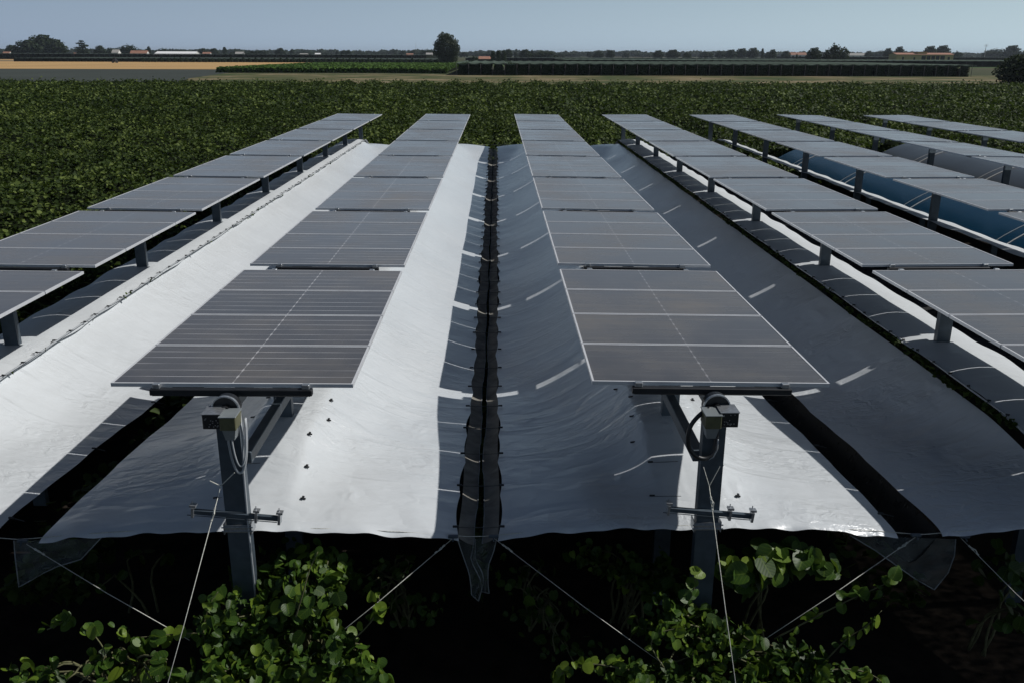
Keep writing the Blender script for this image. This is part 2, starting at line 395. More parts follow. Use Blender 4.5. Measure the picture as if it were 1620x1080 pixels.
# ------------------------------------------------------------------ solar tables
def module_proto():
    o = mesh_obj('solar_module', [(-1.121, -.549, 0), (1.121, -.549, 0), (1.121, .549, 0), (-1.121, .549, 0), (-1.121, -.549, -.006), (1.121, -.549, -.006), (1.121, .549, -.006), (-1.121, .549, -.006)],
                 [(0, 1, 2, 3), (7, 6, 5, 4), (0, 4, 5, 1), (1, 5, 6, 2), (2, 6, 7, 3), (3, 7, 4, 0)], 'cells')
    fb = MB(); w, h = 1.139, .567; t = .019
    fb.box(-w, w, -h, -h+t, -.034, .003); fb.box(-w, w, h-t, h, -.034, .003)
    fb.box(-w, -w+t, -h+t, h-t, -.034, .003); fb.box(w-t, w, -h+t, h-t, -.034, .003)
    fb.build('frame', 'aluminium', o)
    return o
def table_proto(cells):
    root = empty('solar_table', (0, 0, 0))
    base = None
    for k in range(4):
        m = module_proto() if k == 0 else copy_tree(base)
        if k == 0: base = m
        m.parent = root; m.location = (0, .567+k*1.155, 0)
        if k == 0:
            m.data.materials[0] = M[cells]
    L = BL
    for yy in (-.035, L+.035):
        r = MB().box(-.76, .76, yy-(.035 if yy < 0 else .035), yy+(.035 if yy < 0 else .10), -.098, -.036, bev=.006)
        r.box(-.74, .74, yy-.02, yy+.02, -.106, -.099)
        o = r.build('end_rail', 'dark_metal', root)
        for sx in (-.70, .70):
            MB().box(sx-.035, sx+.035, yy-.02, yy+.035, -.034, .010, bev=.004).build('clamp', 'galv', o)
    p = MB()
    for k in range(1, 4):
        y = k*1.155-.0105; p.box(-.5, .5, y-.03, y+.03, -.10, -.036)
    p.build('cross_rail', 'dark_metal', root)
    return root
protoA = table_proto('cells'); protoB = table_proto('cells_glint')
usedA = usedB = False
n_tab = 0
for r in range(7):
    for b in range(NB):
        yc = Y0+b*BP
        if ROWX[r]-1.2 > .62*(yc+BL)+2.5 or ROWX[r]+1.2 < -.66*(yc+BL)-2: continue
        pr = protoB if r == 1 and b < 4 else protoA
        if pr is protoA:
            t = pr if not usedA else copy_tree(pr); usedA = True
        else:
            t = pr if not usedB else copy_tree(pr); usedB = True
        t.location = (ROWX[r], yc, PZ); t.rotation_euler = (0, TILT[r]+random.uniform(-.002, .002), 0)
        nm = 'farthest' if b == NB-1 else ('nearest' if b == 0 else ordw(b+1))
        lab = f"dark glass solar table, {nm} {'' if b in (0, NB-1) else 'from the camera '}in the {ROWN[r]}"
        tag(t, ' '.join(lab.split()), 'solar table', 'solar tables standing in seven long rows'); n_tab += 1
# torque tubes
for r in range(7):
    ys = Y0-.18 if r in (0, 1, 2, 3) else Y0+max(0, int((ROWX[r]-2.5)/.62/BP-1.2))*BP
    o = MB().box(-.055, .055, ys, Y0+7*BP+BL+.1, -.236, -.123, bev=.008).build('torque_tube', 'steel', loc=(ROWX[r], 0, PZ))
    tag(o, f"long square steel tube carrying the tables of the {ROWN[r]}", 'steel tube', 'torque tubes under the solar rows')

# posts
def post_mb(z1, w=.20, d=.10, t=.008):
    m = MB(); m.box(-w/2, w/2, -d/2, -d/2+t, 0, z1); m.box(-w/2, -w/2+t, -d/2+t, d/2, 0, z1); m.box(w/2-t, w/2, -d/2+t, d/2, 0, z1)
    m.box(-w/2+t, -w/2+.035, d/2-t, d/2, 0, z1); m.box(w/2-.035, w/2-t, d/2-t, d/2, 0, z1)
    return m
def make_post(ztop):
    o = empty('steel_post', (0, 0, 0))
    post_mb(ztop).build('column', 'steel', o)
    h = MB(); h.box(-.11, .11, -.062, -.051, ztop-.12, ztop+.05); h.box(-.075, .075, -.05, .05, ztop+.001, ztop+.012)
    for sx in (-.08, .08):
        h.tube([(sx, -.063, ztop-.04), (sx, -.075, ztop-.04)], .013, 6); h.tube([(sx, -.063, ztop-.09), (sx, -.075, ztop-.09)], .013, 6)
    h.build('head_bracket', 'galv', o)
    return o
PT = PZ-.25
pp = None; postn = {}
PY = [9.75]+[12.45+BP*k for k in range(8)]
for r in range(7):
    cnt = 0
    for yy in PY:
        if ROWX[r] > .62*yy+2 or ROWX[r] < -.64*yy-1.5: continue
        if pp is None: pp = make_post(PT); o = pp
        else: o = copy_tree(pp)
        o.location = (ROWX[r], yy, 0); cnt += 1
        o.rotation_euler.z = random.uniform(-.02, .02)
        lab = {0: 'standing behind the braced front post', }.get(0 if (yy < 10) else 1)
        if yy < 10: l = f"steel post nearest the camera in the {ROWN[r]}" if r not in (1, 2) else f"steel post close behind the end post of the {ROWN[r]}"
        else:
            k = int(round((yy-12.45)/BP)); 
            l = (f"steel post under the {ordw(k+1)} table gap of the {ROWN[r]}" if k < 7 else f"steel post under the far end of the {ROWN[r]}")
        tag(o, l, 'post', 'steel posts rising through the tarps')

# braced end posts with drive boxes
def end_post(r, side):
    """side=+1: light box on the right (second row), -1 mirrored"""
    x = ROWX[r]; y = 7.72
    root = empty('end_post', (x, y, 0))
    zt = PZ-.19
    post_mb(zt, .215, .11).build('column', 'steel', root)
    MB().box(-.05, .05, .06, 1.97, 2.94, 3.06, bev=.006).build('tie_beam', 'steel', root).location = (side*.11, 0, 0)
    # slewing drive wheel
    w = MB(); n = 28; ring = []
    for (ra, rb, y0, y1, mi) in ((.118, .130, -.055, -.025, 0), (.0, .122, -.024, .06, 1), (.0, .04, -.08, -.025, 1)):
        v = []; f = []
        for k in range(n):
            a = 2*math.pi*k/n; c, s_ = math.cos(a), math.sin(a)
            v += [(rb*c, y0, rb*s_), (rb*c, y1, rb*s_), (ra*c, y0, ra*s_), (ra*c, y1, ra*s_)]
        for k in range(n):
            a = k*4; b = ((k+1) % n)*4
            f += [(a, b, b+1, a+1), (a+2, a, b, b+2)[::-1], (a+1, b+1, b+3, a+3)[::-1], (a+3, b+3, b+2, a+2)]
        w.add(v, f, mi)
    wo = w.build('slewing_drive', ['galv', 'black_plastic'], root); wo.location = (0, -.02, zt+.04)
    # hood and control box
    b = MB(); s = side
    b.box(-.16, .0, -.25, -.07, zt-.08, zt+.062, bev=.004) if s > 0 else b.box(0, .16, -.25, -.07, zt-.08, zt+.062, bev=.004)
    pb = b.build('perforated_hood', 'black_plastic', root)
    pl = MB(); xs = (-.165, .012) if s > 0 else (-.012, .165)
    pl.box(xs[0], xs[1], -.262, -.05, zt+.064, zt+.070); pl.build('cover_plate', 'galv', pb)
    dots = MB()
    for q in range(14):
        dx = random.uniform(.02, .14)*(-s); dz = random.uniform(-.06, .045)
        dots.box(dx-.005, dx+.005, -.2545, -.2515, zt+dz-.004, zt+dz+.004)
    dots.build('bolt_heads', 'galv', pb)
    b = MB(); xs = (.004, .15) if s > 0 else (-.15, -.004)
    b.box(xs[0], xs[1], -.29, -.08, zt-.08, zt+.045, bev=.006); cb = b.build('control_box', 'box_olive', root)
    b = MB(); b.box(xs[0]-.006, xs[1]+.006, -.30, -.07, zt+.047, zt+.056, bev=.002); b.build('lid', 'box_paint', cb)
    # tapered motor housing under the box
    v = [(xs[0]+.012, -.27, zt-.082), (xs[1]-.012, -.27, zt-.082), (xs[1]-.012, -.12, zt-.082), (xs[0]+.012, -.12, zt-.082),
         (xs[0]+.03, -.25, zt-.19), (xs[1]-.035, -.25, zt-.19), (xs[1]-.035, -.14, zt-.19), (xs[0]+.03, -.14, zt-.19)]
    mesh_obj('motor_housing', v, [(0, 1, 2, 3), (7, 6, 5, 4), (0, 4, 5, 1), (1, 5, 6, 2), (2, 6, 7, 3), (3, 7, 4, 0)], 'box_paint', cb)
    # cable loops
    if s > 0:
        for i, (dx, dep, wd) in enumerate(((.10, .50, .075), (.12, .42, .055))):
            pts = []
            for t in np.linspace(0, 1, 26):
                a = t*math.pi; pts.append((dx+wd*math.cos(math.pi-a)+.02*t, -.16-.02*i+.03*t, zt-.12-dep*math.sin(a)**.8+.10*t))
            MB().tube(pts, .012 if i == 0 else .009, 8).build('cable_loop', 'grey_hose', root, True)
        MB().tube([(.14, -.10, zt+.02), (.15, -.13, zt-.25), (.115, -.085, zt-.6), (.105, -.07, zt-1.2), (.11, -.065, .6)], .011, 8).build('cable', 'grey_hose', root, True)
    else:
        pts = []
        for t in np.linspace(0, 1, 30):
            a = -.35+t*(math.pi+1.2); pts.append((-.14-.125*math.cos(math.pi/2-a+1.2)*1.0, -.14, zt-.26+.22*math.sin(math.pi/2-a+1.2+math.pi)*-1))
        pts = [(-.07, -.10, zt+.05), (-.16, -.12, zt+.0), (-.245, -.14, zt-.10), (-.27, -.15, zt-.22), (-.245, -.15, zt-.34), (-.17, -.15, zt-.42), (-.08, -.14, zt-.44), (-.01, -.12, zt-.38), (.01, -.10, zt-.24), (0, -.09, zt-.08)]
        P = [Vector(p) for p in pts]; sm = []
        for i in range(len(P)-1):
            p0, p1, p2, p3 = P[max(i-1, 0)], P[i], P[i+1], P[min(i+2, len(P)-1)]
            for t in (0, .25, .5, .75):
                sm.append(.5*((2*p1)+(-p0+p2)*t+(2*p0-5*p1+4*p2-p3)*t*t+(-p0+3*p1-3*p2+p3)*t**3))
        MB().tube(sm, .021, 10).build('cable_loop', 'black_plastic', root, True)
        MB().tube([(-.02, -.27, zt-.19), (.0, -.2, zt-.32), (-.02, -.16, zt-.42), (-.06, -.15, zt-.45)], .006, 6).build('cable', 'grey_hose', root, True)
    # cross arm with end plates and U-bolts, and the collar under it
    dz = -.10; z = 2.47; a = MB()
    rot = Matrix.Translation((0, -.085, z)) @ Matrix.Rotation(.10, 4, 'Y')
    a.box(-.40, .42, -.022, .022, -.022, .022, bev=.003, mt=rot)
    a.box(-.45, .40, -.03, -.023, -.032, -.026, mt=rot)
    ao = a.build('cross_arm', 'steel', root)
    for xx in (-.40, .42, .20):
        q = MB(); q.box(xx-.012, xx+.012, -.04, .04, -.05, .05, mt=rot)
        q.tube([rot @ Vector((xx, 0, -.02)), rot @ Vector((xx-.01, 0, .11))], .005, 6); q.box(xx-.03, xx+.03, -.03, .03, .055, .075, mt=rot)
        q.build('end_plate', 'galv', ao)
    c = MB(); c.box(-.125, .125, -.075, -.062, 2.27, 2.35, bev=.003); c.box(-.135, -.126, -.075, .07, 2.25, 2.36); c.box(.126, .135, -.075, .07, 2.25, 2.36)
    c.tube([(-.15, -.082, 2.29), (.15, -.082, 2.29)], .007, 6); c.tube([(-.15, -.082, 2.33), (.15, -.082, 2.33)], .007, 6)
    c.build('collar', 'galv', root)
    return root
e1 = end_post(1, 1); tag(e1, 'steel end post of the left front row with pale looped hoses under its drive box', 'post', 'braced end posts at the near ends')
e2 = end_post(2, -1); tag(e2, 'steel end post of the right front row with one black cable loop', 'post', 'braced end posts at the near ends')

# ------------------------------------------------------------------ tarps
ZR, ZV, ZE = 2.62, 1.69, 2.19        # ridge, valley edge, straight end edge
def ss(a, b, x):
    t = np.clip((x-a)/(b-a), 0, 1); return t*t*(3-2*t)
def tarp_z(X, Y, ri, gx, seed):
    """height of the sheet: ridge over a row, sagging to the gap"""
    u = np.abs(X-ROWX[ri]); U = abs(gx-ROWX[ri])
    s = np.clip((u-.35)/(U-.35), 0, 1)
    mid = ZR-.05*np.clip(u/.35, 0, 1)**2-(ZR-.05-ZV)*(1.45*s-.45*s*s) - .02*np.sin(math.pi*s)
    end = ZE+.03-.16*s**2
    L = 2.0+4.6*s
    k = 1-ss(0, 1, (Y-YF)/L)*ss(0, 1, (YB-Y)/L)
    z = mid*(1-k)+end*k
    # long swells between the clip cords, scallops at the free edge, folds
    ph = seed*1.7
    z += .018*np.sin(2*math.pi*(Y/BP)+ph)*np.sin(math.pi*np.clip(s, 0, 1))*(1-k*.5)
    z += .004*np.sin(2*math.pi*Y/.98)*s**4*(1-k)
    z += .005*np.sin(Y*2.1+X*2.0+ph+1.5*np.sin(X*1.3+Y*.4))*np.sin(math.pi*s)
    # radiating pull folds near the tied front corners
    fr = np.exp(-(Y-YF)/.8)*(Y > YF-1)
    z += .010*fr*np.sin(X*9+ph+2*np.sin(Y*1.6))*np.clip(s*3, 0, 1)
    wr = np.sin(Y*9+3*np.sin(X*1.1+ph)+X*1.2)*np.sin(Y*2.3+X*.9+ph)
    z -= .012*np.abs(np.sin(math.pi*(Y-8.05)/1.96+.15*np.sin(X*2)))*np.sin(math.pi*np.clip(s, 0, 1))*np.exp(-(Y-YF)/9)
    z += .0015*wr*(.3+np.exp(-(Y-YF)/5))*np.sin(math.pi*np.clip(s*.9+.1, 0, 1))
    return z
def kk(y, s=1.0):
    L = 2.0+4.6*s; t1 = float(ss(0, 1, np.array((y-YF)/L))); t2 = float(ss(0, 1, np.array((YB-y)/L))); return 1-t1*t2
def make_tarp(name, x0f, x1f, rows, m='tarp', nx=64, ny=700, seed=0, yb=YB, zoff=0):
    """x0f/x1f functions of Y for the two edges; rows = list of (ridge index, gap x on left or None, gap x on right)"""
    Ys = YF+(yb-YF)*np.linspace(0, 1, ny)**1.25
    V = []
    for y in Ys:
        xa, xb = x0f(y), x1f(y)
        X = np.linspace(xa, xb, nx); V.append(np.stack([X, np.full(nx, y), np.zeros(nx)], 1))
    V = np.array(V); X, Y = V[..., 0], V[..., 1]
    Z = np.zeros_like(X)
    ri, gl, gr = rows
    zl = tarp_z(X, Y, ri, gl, seed); zr = tarp_z(X, Y, ri, gr, seed)
    Z = np.where(X < ROWX[ri], zl, zr)
    # the front hem bows a little between its ties
    fx = np.abs(X-ROWX[ri])/2.3
    bow = np.exp(-(Y-YF)/1.5)
    Yn = Y+bow*(.10*fx**2+.015*np.abs(np.sin(X*3.2+seed)))
    hem = np.exp(-(Y-YF)/.05); Z = Z-hem*(.02+.02*np.abs(np.sin(X*3.2+seed))+.008*np.sin(X*17+seed))+zoff
    V = np.stack([X, Yn, Z], -1).reshape(-1, 3)
    i = np.arange((ny-1)*(nx-1)); a = (i//(nx-1))*nx+i % (nx-1)
    F = np.stack([a, a+1, a+nx+1, a+nx], 1)
    o = np_mesh(name, V, F, m, smooth=True)
    return o
def sc(base, amp, ph=0):   # scalloped edge
    return lambda y: base+amp*abs(math.sin(math.pi*(y-YF)/.98))+.018*math.sin(y*.55+ph)+.012*math.sin(y*2.7+ph)
g0, g1, g2 = GAPX; w0, w1, w2 = GAPW
tarps = [
 ('white_tarp', lambda y: ROWX[0]+.40, sc(g0-w0, -.012, 1), (0, g0-4, g0-w0), 'white tarp sagging between the leftmost solar row and the left dark gap'),
 ('white_tarp', sc(g0+w0, .012, 2), sc(g1-w1, -.03, 0), (1, g0+w0, g1-w1), 'white tarp tented under the second solar row from the left'),
 ('white_tarp', sc(g1+w1, .03, 3), sc(g2-w2, -.012, 4), (2, g1+w1, g2-w2), 'white tarp tented under the third row, bluish in shade beside the centre gap'),
 ('white_tarp', sc(g2+w2, .012, 5), lambda y: ROWX[3]-.52, (3, g2+w2, ROWX[3]+2.3), 'shaded grey tarp rising from the right dark gap to the middle row of seven')]
for i, (n, a, b, rr, lab) in enumerate(tarps):
    o = make_tarp(n, a, b, rr, seed=i, nx=90 if i in (1, 2) else 56)
    tag(o, lab, 'tarp', 'white tarps stretched between the solar rows')
    # black clips with short cords lying on the sheet along the ridge
    if i in (1, 2):
        k = 0
        for y in np.arange(8.35, 13.5, .52):
            for sgn in (-1, 1):
                k += 1
                off = .36+.06*(k % 3); xx = ROWX[i]+sgn*off
                z = float(tarp_z(np.array([xx]), np.array([y]), i, rr[1] if sgn < 0 else rr[2], i)[0])
                c = MB().box(-.028, .028, -.009, .009, .004, .02, bev=.003)
                if k % 2: c.box(-sgn*.02, -sgn*.30, -.002, .002, .002, .006)
                else: c.box(-.012, .012, -.02, .02, .02, .034)
                co = c.build('clip', 'black_plastic', o); co.location = (xx, float(y), z); co.rotation_euler = (0, sgn*.12, random.uniform(-.25, .1))
# ridge strips over rows 1,4,5,6,7
STR = [(0, -.62, .50, YB, 'pale tarp strip along the foot of the leftmost row posts, clipped on its right'),
       (3, -.50, .72, YB, 'pale tarp strip along the posts of the middle row, leaves under its left edge'),
       (4, -.10, .52, YB, 'pale tarp strip along the posts of the third row from the right'),
       (5, -.12, .45, YB, 'pale tarp strip along the posts of the second row from the right'),
       (6, -.12, .45, YB, 'pale tarp strip along the posts of the rightmost row')]
for (ri, a, b, yb, lab) in STR:
    ystart = YF if ri in (0, 3) else max(YF, (ROWX[ri]-3)/.64)
    ny = 260; nx = 9; Ys = np.linspace(ystart, yb, ny); V = []
    for y in Ys:
        post = min(abs(y-p) for p in PY)
        for q in range(nx):
            t = q/(nx-1); x = a+(b-a)*t
            wob = .012*math.sin(y*1.9+ri)+.008*math.sin(y*5.3)+.03*math.exp(-post*3)
            edge = abs(2*t-1)**3
            k = kk(y, 0)
            z = (ZR+(.03 if ri else .005))*(1-k)+(ZE+.04)*k-.09*(abs(x)/.6)**2+.006*math.sin(y*2.6+q)+edge*.012*math.sin(y*4.1+ri)
            V.append((ROWX[ri]+x+(wob if x > 0 else -wob)*edge, y, z))
    F = [(j*nx+q, j*nx+q+1, (j+1)*nx+q+1, (j+1)*nx+q) for j in range(ny-1) for q in range(nx-1)]
    o = mesh_obj('ridge_strip', V, F, 'strip', smooth=True)
    tag(o, lab, 'tarp strip', 'narrow tarp strips along the post lines')
    if ri in (0, 3):
        ex = .50 if ri == 0 else -.50
        n = 0
        for y in np.arange(8.2, YB-1, .49):
            n += 1
            if n > 78: break
            c = MB().tube([(-.02, -.07, .0), (0, 0, .012), (.03, .05, .0)], .005, 5).box(-.022, .022, -.009, .009, 0, .02, bev=.003)
            co = c.build('clip', 'black_plastic', o)
            zz = ZR+.03-.09*(.5/.6)**2+.012
            k = kk(y, 0)
            co.location = (ROWX[ri]+ex+random.uniform(-.02, .02), float(y)+random.uniform(-.06, .06), zz*(1-k)+(ZE+.0)*k); co.rotation_euler.z = random.uniform(-.6, .6)
        # the batten the clips bite on
        bt = MB(); pts = [(ROWX[ri]+ex+.012*math.sin(y*1.7), y, (ZR-.03)*(1-kk(y, 0))+(ZE-.0)*kk(y, 0)) for y in np.linspace(YF, YB, 160)]
        bt.tube(pts, .012, 5).build('batten', 'grey_hose', o)
# dark films between the three right-hand rows
def film(name, ri, m, yb, lab, cat, sag=-.62, nx=46, ny=240, xl=None, xr=None, arch=0):
    xa = ROWX[ri]+.46 if xl is None else xl; xb = ROWX[ri+1]-.40 if xr is None else xr
    ys = max(YF, (xa-3)/.64)
    Ys = np.linspace(ys, yb, ny); t = np.linspace(0, 1, nx)
    X, Y = np.meshgrid(xa+(xb-xa)*t, Ys); T = (X-xa)/(xb-xa)
    Z = ZR-.06-sag*(np.sin(math.pi*T)**.9)*(1 if not arch else 1) + .006*np.sin(Y*1.3+3*T)
    Z += .02*np.abs(np.sin(math.pi*(Y-YF)/BP))*np.sin(math.pi*T)*-1
    V = np.stack([X, Y, Z], -1).reshape(-1, 3)
    i = np.arange((ny-1)*(nx-1)); a = (i//(nx-1))*nx+i % (nx-1)
    o = np_mesh(name, V, np.stack([a, a+1, a+nx+1, a+nx], 1), m, smooth=True); tag(o, lab, cat)
    for k in range(10):
        for dy, rr in ((2.35, .013), (2.80, .006)):
            y = 12.45+BP*(k-1)+dy
            if y < ys+.1 or y > yb-.1: continue
            pts = [(xa+(xb-xa)*q/20, y+.5*(q/20), ZR-.06-sag*(math.sin(math.pi*q/20)**.9)+.012) for q in range(21)]
            MB().tube(pts, rr, 5).build('hoop', 'white_wall', o)
    return o
film('plastic_film', 4, 'film_blue', 37.3, 'dark blue glossy plastic film sagging right of the third row from the right', 'plastic film')
film('plastic_film', 5, 'film_grey', 38.3, 'grey plastic film sagging between the two rightmost solar rows', 'plastic film')
# black net between rows 4 and 5
ny, nx = 240, 26; V = []
for y in np.linspace(YF+.4, 46, ny):
    for q in range(nx):
        t = q/(nx-1); x = ROWX[3]+.56+(ROWX[4]-.5-ROWX[3]-.56)*t
        z = 2.45-.85*math.sin(math.pi*min(1, t*1.0))**.7+.10*math.sin(y*2*math.pi/2.4)*math.sin(math.pi*t)+.05*math.sin(y*3+x*4)*math.sin(math.pi*t)
        V.append((x, y, z))
o = mesh_obj('black_net', V, [(j*nx+q, j*nx+q+1, (j+1)*nx+q+1, (j+1)*nx+q) for j in range(ny-1) for q in range(nx-1)], 'black_net', smooth=True)
tag(o, 'black net sagging in the dark aisle right of the middle row', 'net')

# nets closing the centre gap: two dark flaps with a slit between
for sgn in (-1, 1):
    nx, ny = 7, 300; V = []
    for y in np.linspace(YF+.15, YB-.5, ny):
        sl = .012+.028*abs(math.sin(y*.62))*math.exp(-(y-8)/14)+.01*abs(math.sin(y*3.2))
        for q in range(nx):
            t = q/(nx-1); xo = .205; x = sgn*(xo+(sl-xo)*t)+.01*math.sin(y*2.3)
            k = kk(y)
            z0 = (ZV-.03)*(1-k)+(ZE-.15)*k
            z = z0-.06*math.sin(math.pi*t*.5)-.03*math.sin(y*2*math.pi/.98+1)*t-.012*math.sin(y*9+sgn)
            V.append((g1+x, y, z))
    o = mesh_obj('gap_net', V, [(j*nx+q, j*nx+q+1, (j+1)*nx+q+1, (j+1)*nx+q) for j in range(ny-1) for q in range(nx-1)], 'gap_net', smooth=True)
    tag(o, f"grey brown net flap along the {'left' if sgn < 0 else 'right'} side of the centre gap", 'net', 'net flaps closing the centre gap')
    pts = [V[j*nx+nx-1] for j in range(0, ny, 2)]
    MB().tube([(p[0], p[1], p[2]+.006) for p in pts], .006, 4).build('hem', 'net_hem', o)
# nets along the outer gaps hang deeper
for gi, (gx, gw) in ((1, (g2, w2)), ):
    nx, ny = 9, 200; V = []
    for y in np.linspace(YF+.2, YB-.5, ny):
        k = kk(y)
        z0 = (ZV-.02)*(1-k)+(ZE-.15)*k
        for q in range(nx):
            t = q/(nx-1); V.append((gx+gw*1.15*(2*t-1), y, z0-(.42+.08*math.sin(y*1.3+gi))*math.sin(math.pi*t)-.02))
    o = mesh_obj('gap_net', V, [(j*nx+q, j*nx+q+1, (j+1)*nx+q+1, (j+1)*nx+q) for j in range(ny-1) for q in range(nx-1)], 'black_net', smooth=True)
    o.data.materials[0] = M['black_net']
    tag(o, f"black net slung in the {'left' if gi == 0 else 'right'} dark gap below the tarps", 'net', 'black nets slung in the outer gaps')
# tie cords across the centre gap
tp = None; n = 0; TO = [o for o in bpy.data.objects if o.name.startswith('white_tarp')]
TO = {o['label'][:30]: o for o in TO}; TC = [o for k_, o in TO.items() if 'third row' in o['label']][0]; TA = [o for k_, o in TO.items() if 'leftmost' in o['label']][0]
for y in np.arange(8.05, YB-.4, .98):
    k = kk(y)
    z = (ZV+.012)*(1-k)+(ZE-.11)*k
    if tp is None:
        tp = MB().tube([(-.22, 0, .0), (-.1, 0, -.006), (.1, 0, -.006), (.22, 0, .0)], .0045, 5).build('tie_cord', 'black_plastic')
        MB().box(-.03, .03, -.011, .011, -.002, .018, bev=.003).build('clip', 'black_plastic', tp).location = (.235, 0, 0)
        c2 = copy_tree(tp.children[0]); c2.parent = tp; c2.location = (-.235, 0, 0)
        t = tp
    else: t = copy_tree(tp)
    t.location = (g1, float(y), z+.01); n += 1
    t.parent = TC
# clips on the edges of the two outer gaps
for gi, (gx, gw) in enumerate(((g0, w0), (g2, w2))):
    n = 0; cp = None
    for y in np.arange(8.3, 30, 1.96):
        k = kk(y)
        z = (ZV+.01)*(1-k)+(ZE-.11)*k; n += 1
        m_ = MB().box(-.03, .03, -.011, .011, 0, .018, bev=.003); m_.tube([(0, 0, .01), (.14, 0, -.02)], .004, 5)
        o = m_.build('tie_clip', 'black_plastic'); o.location = (gx-gw+.0, float(y), z); o.rotation_euler.z = random.uniform(-.2, .2)
        o.parent = TA if gi == 0 else TC

# hanging net pieces at the front ends of the gaps
def hang(name, poly_rows, lab, hem=True):
    """poly_rows: list of rows of points -> lattice"""
    nx = len(poly_rows[0]); V = [p for r in poly_rows for p in r]
    o = mesh_obj(name, V, [(j*nx+q, j*nx+q+1, (j+1)*nx+q+1, (j+1)*nx+q) for j in range(len(poly_rows)-1) for q in range(nx-1)], 'hanging_net', smooth=True)
    tag(o, lab, 'net', 'loose net ends hanging below the tarps')
    if hem:
        bd = [r[0] for r in poly_rows]+poly_rows[-1][1:]+[r[-1] for r in poly_rows[::-1]][1:]
        MB().tube(bd, .006, 5).build('hem', 'net_hem', o)
    return o
def lattice(pxrows, Y, wig, nx=9, ny=10):
    """pxrows: [(left px, right px, py)] rows down the drape, all near distance Y"""
    out = []
    for j in range(ny):
        t = j/(ny-1)*(len(pxrows)-1); i = min(int(t), len(pxrows)-2); f = t-i
        a, b = pxrows[i], pxrows[i+1]
        l = a[0]*(1-f)+b[0]*f; r_ = a[1]*(1-f)+b[1]*f; pl = a[2]*(1-f)+b[2]*f; pr = a[3]*(1-f)+b[3]*f
        row = []
        for q in range(nx):
            s = q/(nx-1)
            p = at_y(l+(r_-l)*s, pl+(pr-pl)*s, Y+wig*math.sin(s*7+j*.9)+.1*s)
            row.append(tuple(p))
        out.append(row)
    return out
hang('net_end', lattice([(723, 752, 850, 852), (733, 752, 880, 885), (742, 762, 905, 902), (745, 766, 925, 918), (746, 757, 940, 950)], 7.98, .05), 'crumpled grey net end hanging left in the centre gap')
hang('net_end', lattice([(750, 786, 850, 850), (748, 781, 868, 872), (744, 772, 885, 895), (760, 772, 915, 925), (762, 774, 935, 938)], 8.05, .06), 'crumpled grey net end hanging right in the centre gap')
hang('net_end', lattice([(22, 160, 855, 850), (24, 128, 880, 884), (27, 92, 905, 895), (30, 70, 928, 905)], 7.95, .06, 12), 'triangular grey net end hanging under the left front corner')
hang('net_end', lattice([(1345, 1512, 846, 852), (1385, 1510, 870, 878), (1420, 1500, 895, 905), (1448, 1478, 915, 932)], 7.95, .06, 12), 'triangular grey net end hanging under the right front corner')
# front and far edge cables
def wire(name, pts, r, m, lab, cat, group=None, n=6):
    o = MB().tube(pts, r, n).build(name, m, smooth=True); tag(o, lab, cat, group); return o
wire('edge_cable', [(x, YF+.06+.10*(abs((x-ROWX[0]+PITCH/2) % PITCH-PITCH/2)/2.3)**2, ZE+.012-.15*(abs((x-ROWX[0]+PITCH/2) % PITCH-PITCH/2)/2.1)**2) for x in np.linspace(ROWX[0]-.6, ROWX[3]+.6, 90)], .004, 'rope', 'thin cable along the front hem of the white tarps', 'cable')
wire('edge_cable', [(x, YB+.02, ZE-.03) for x in np.linspace(ROWX[0]-.6, ROWX[3]+.6, 10)], .006, 'rope', 'thin cable along the far hem of the white tarps', 'cable')
# guy ropes
def rope_px(a, b, za, zb, lab, extra=()):
    A = at_y(a[0], a[1], za); B = at_y(b[0], b[1], zb)
    o = MB().tube([A, A.lerp(B, .5)+Vector((0, 0, -.02)), B], .0038, 6).build('guy_rope', 'rope', smooth=True)
    D = (B-A).normalized()
    kn = MB()
    for q in (.10, .14, .2): kn.tube([A+D*q, A+D*(q+.03)], [.010, .009], 6)
    kn.tube([A+D*.12, A+D*.16+Vector((.015, -.02, .01)), A+D*.22], .006, 5)
    kn.build('knot', 'rope', o)
    for p in extra:
        P = at_y(*p); MB().tube([A, P], .004, 5).build('bridle', 'rope', o)
    tag(o, lab, 'rope', 'guy ropes holding the tarps and posts'); return o
rope_px((345, 785), (232, 1200), 7.55, 6.35, 'near upright guy rope running down in front of the left end post', ((349, 768, 7.6), ))
rope_px((1122, 768), (1176, 1170), 7.58, 6.35, 'near upright guy rope running down in front of the right end post', ((1113, 738, 7.62), (1139, 737, 7.62)))
rope_px((716, 851), (470, 1055), 7.95, 7.2, 'guy rope slanting down left from the centre gap')
rope_px((782, 851), (1075, 1068), 7.95, 7.2, 'guy rope slanting down right from the centre gap')
rope_px((42, 860), (300, 1012), 7.95, 7.3, 'guy rope slanting down right from the left front corner')
rope_px((1448, 849), (1180, 1030), 7.95, 7.3, 'guy rope slanting down left from the right front corner')
rope_px((1520, 850), (1700, 1025), 7.95, 7.3, 'guy rope slanting down to the right picture edge')
MB_ = MB().tube([at_y(332, 760, 7.62), at_y(349, 768, 7.6), at_y(371, 747, 7.6)], .0055, 5).build('rope_bridle', 'rope'); tag(MB_, 'short V shaped rope bridle tied round the left end post', 'rope')
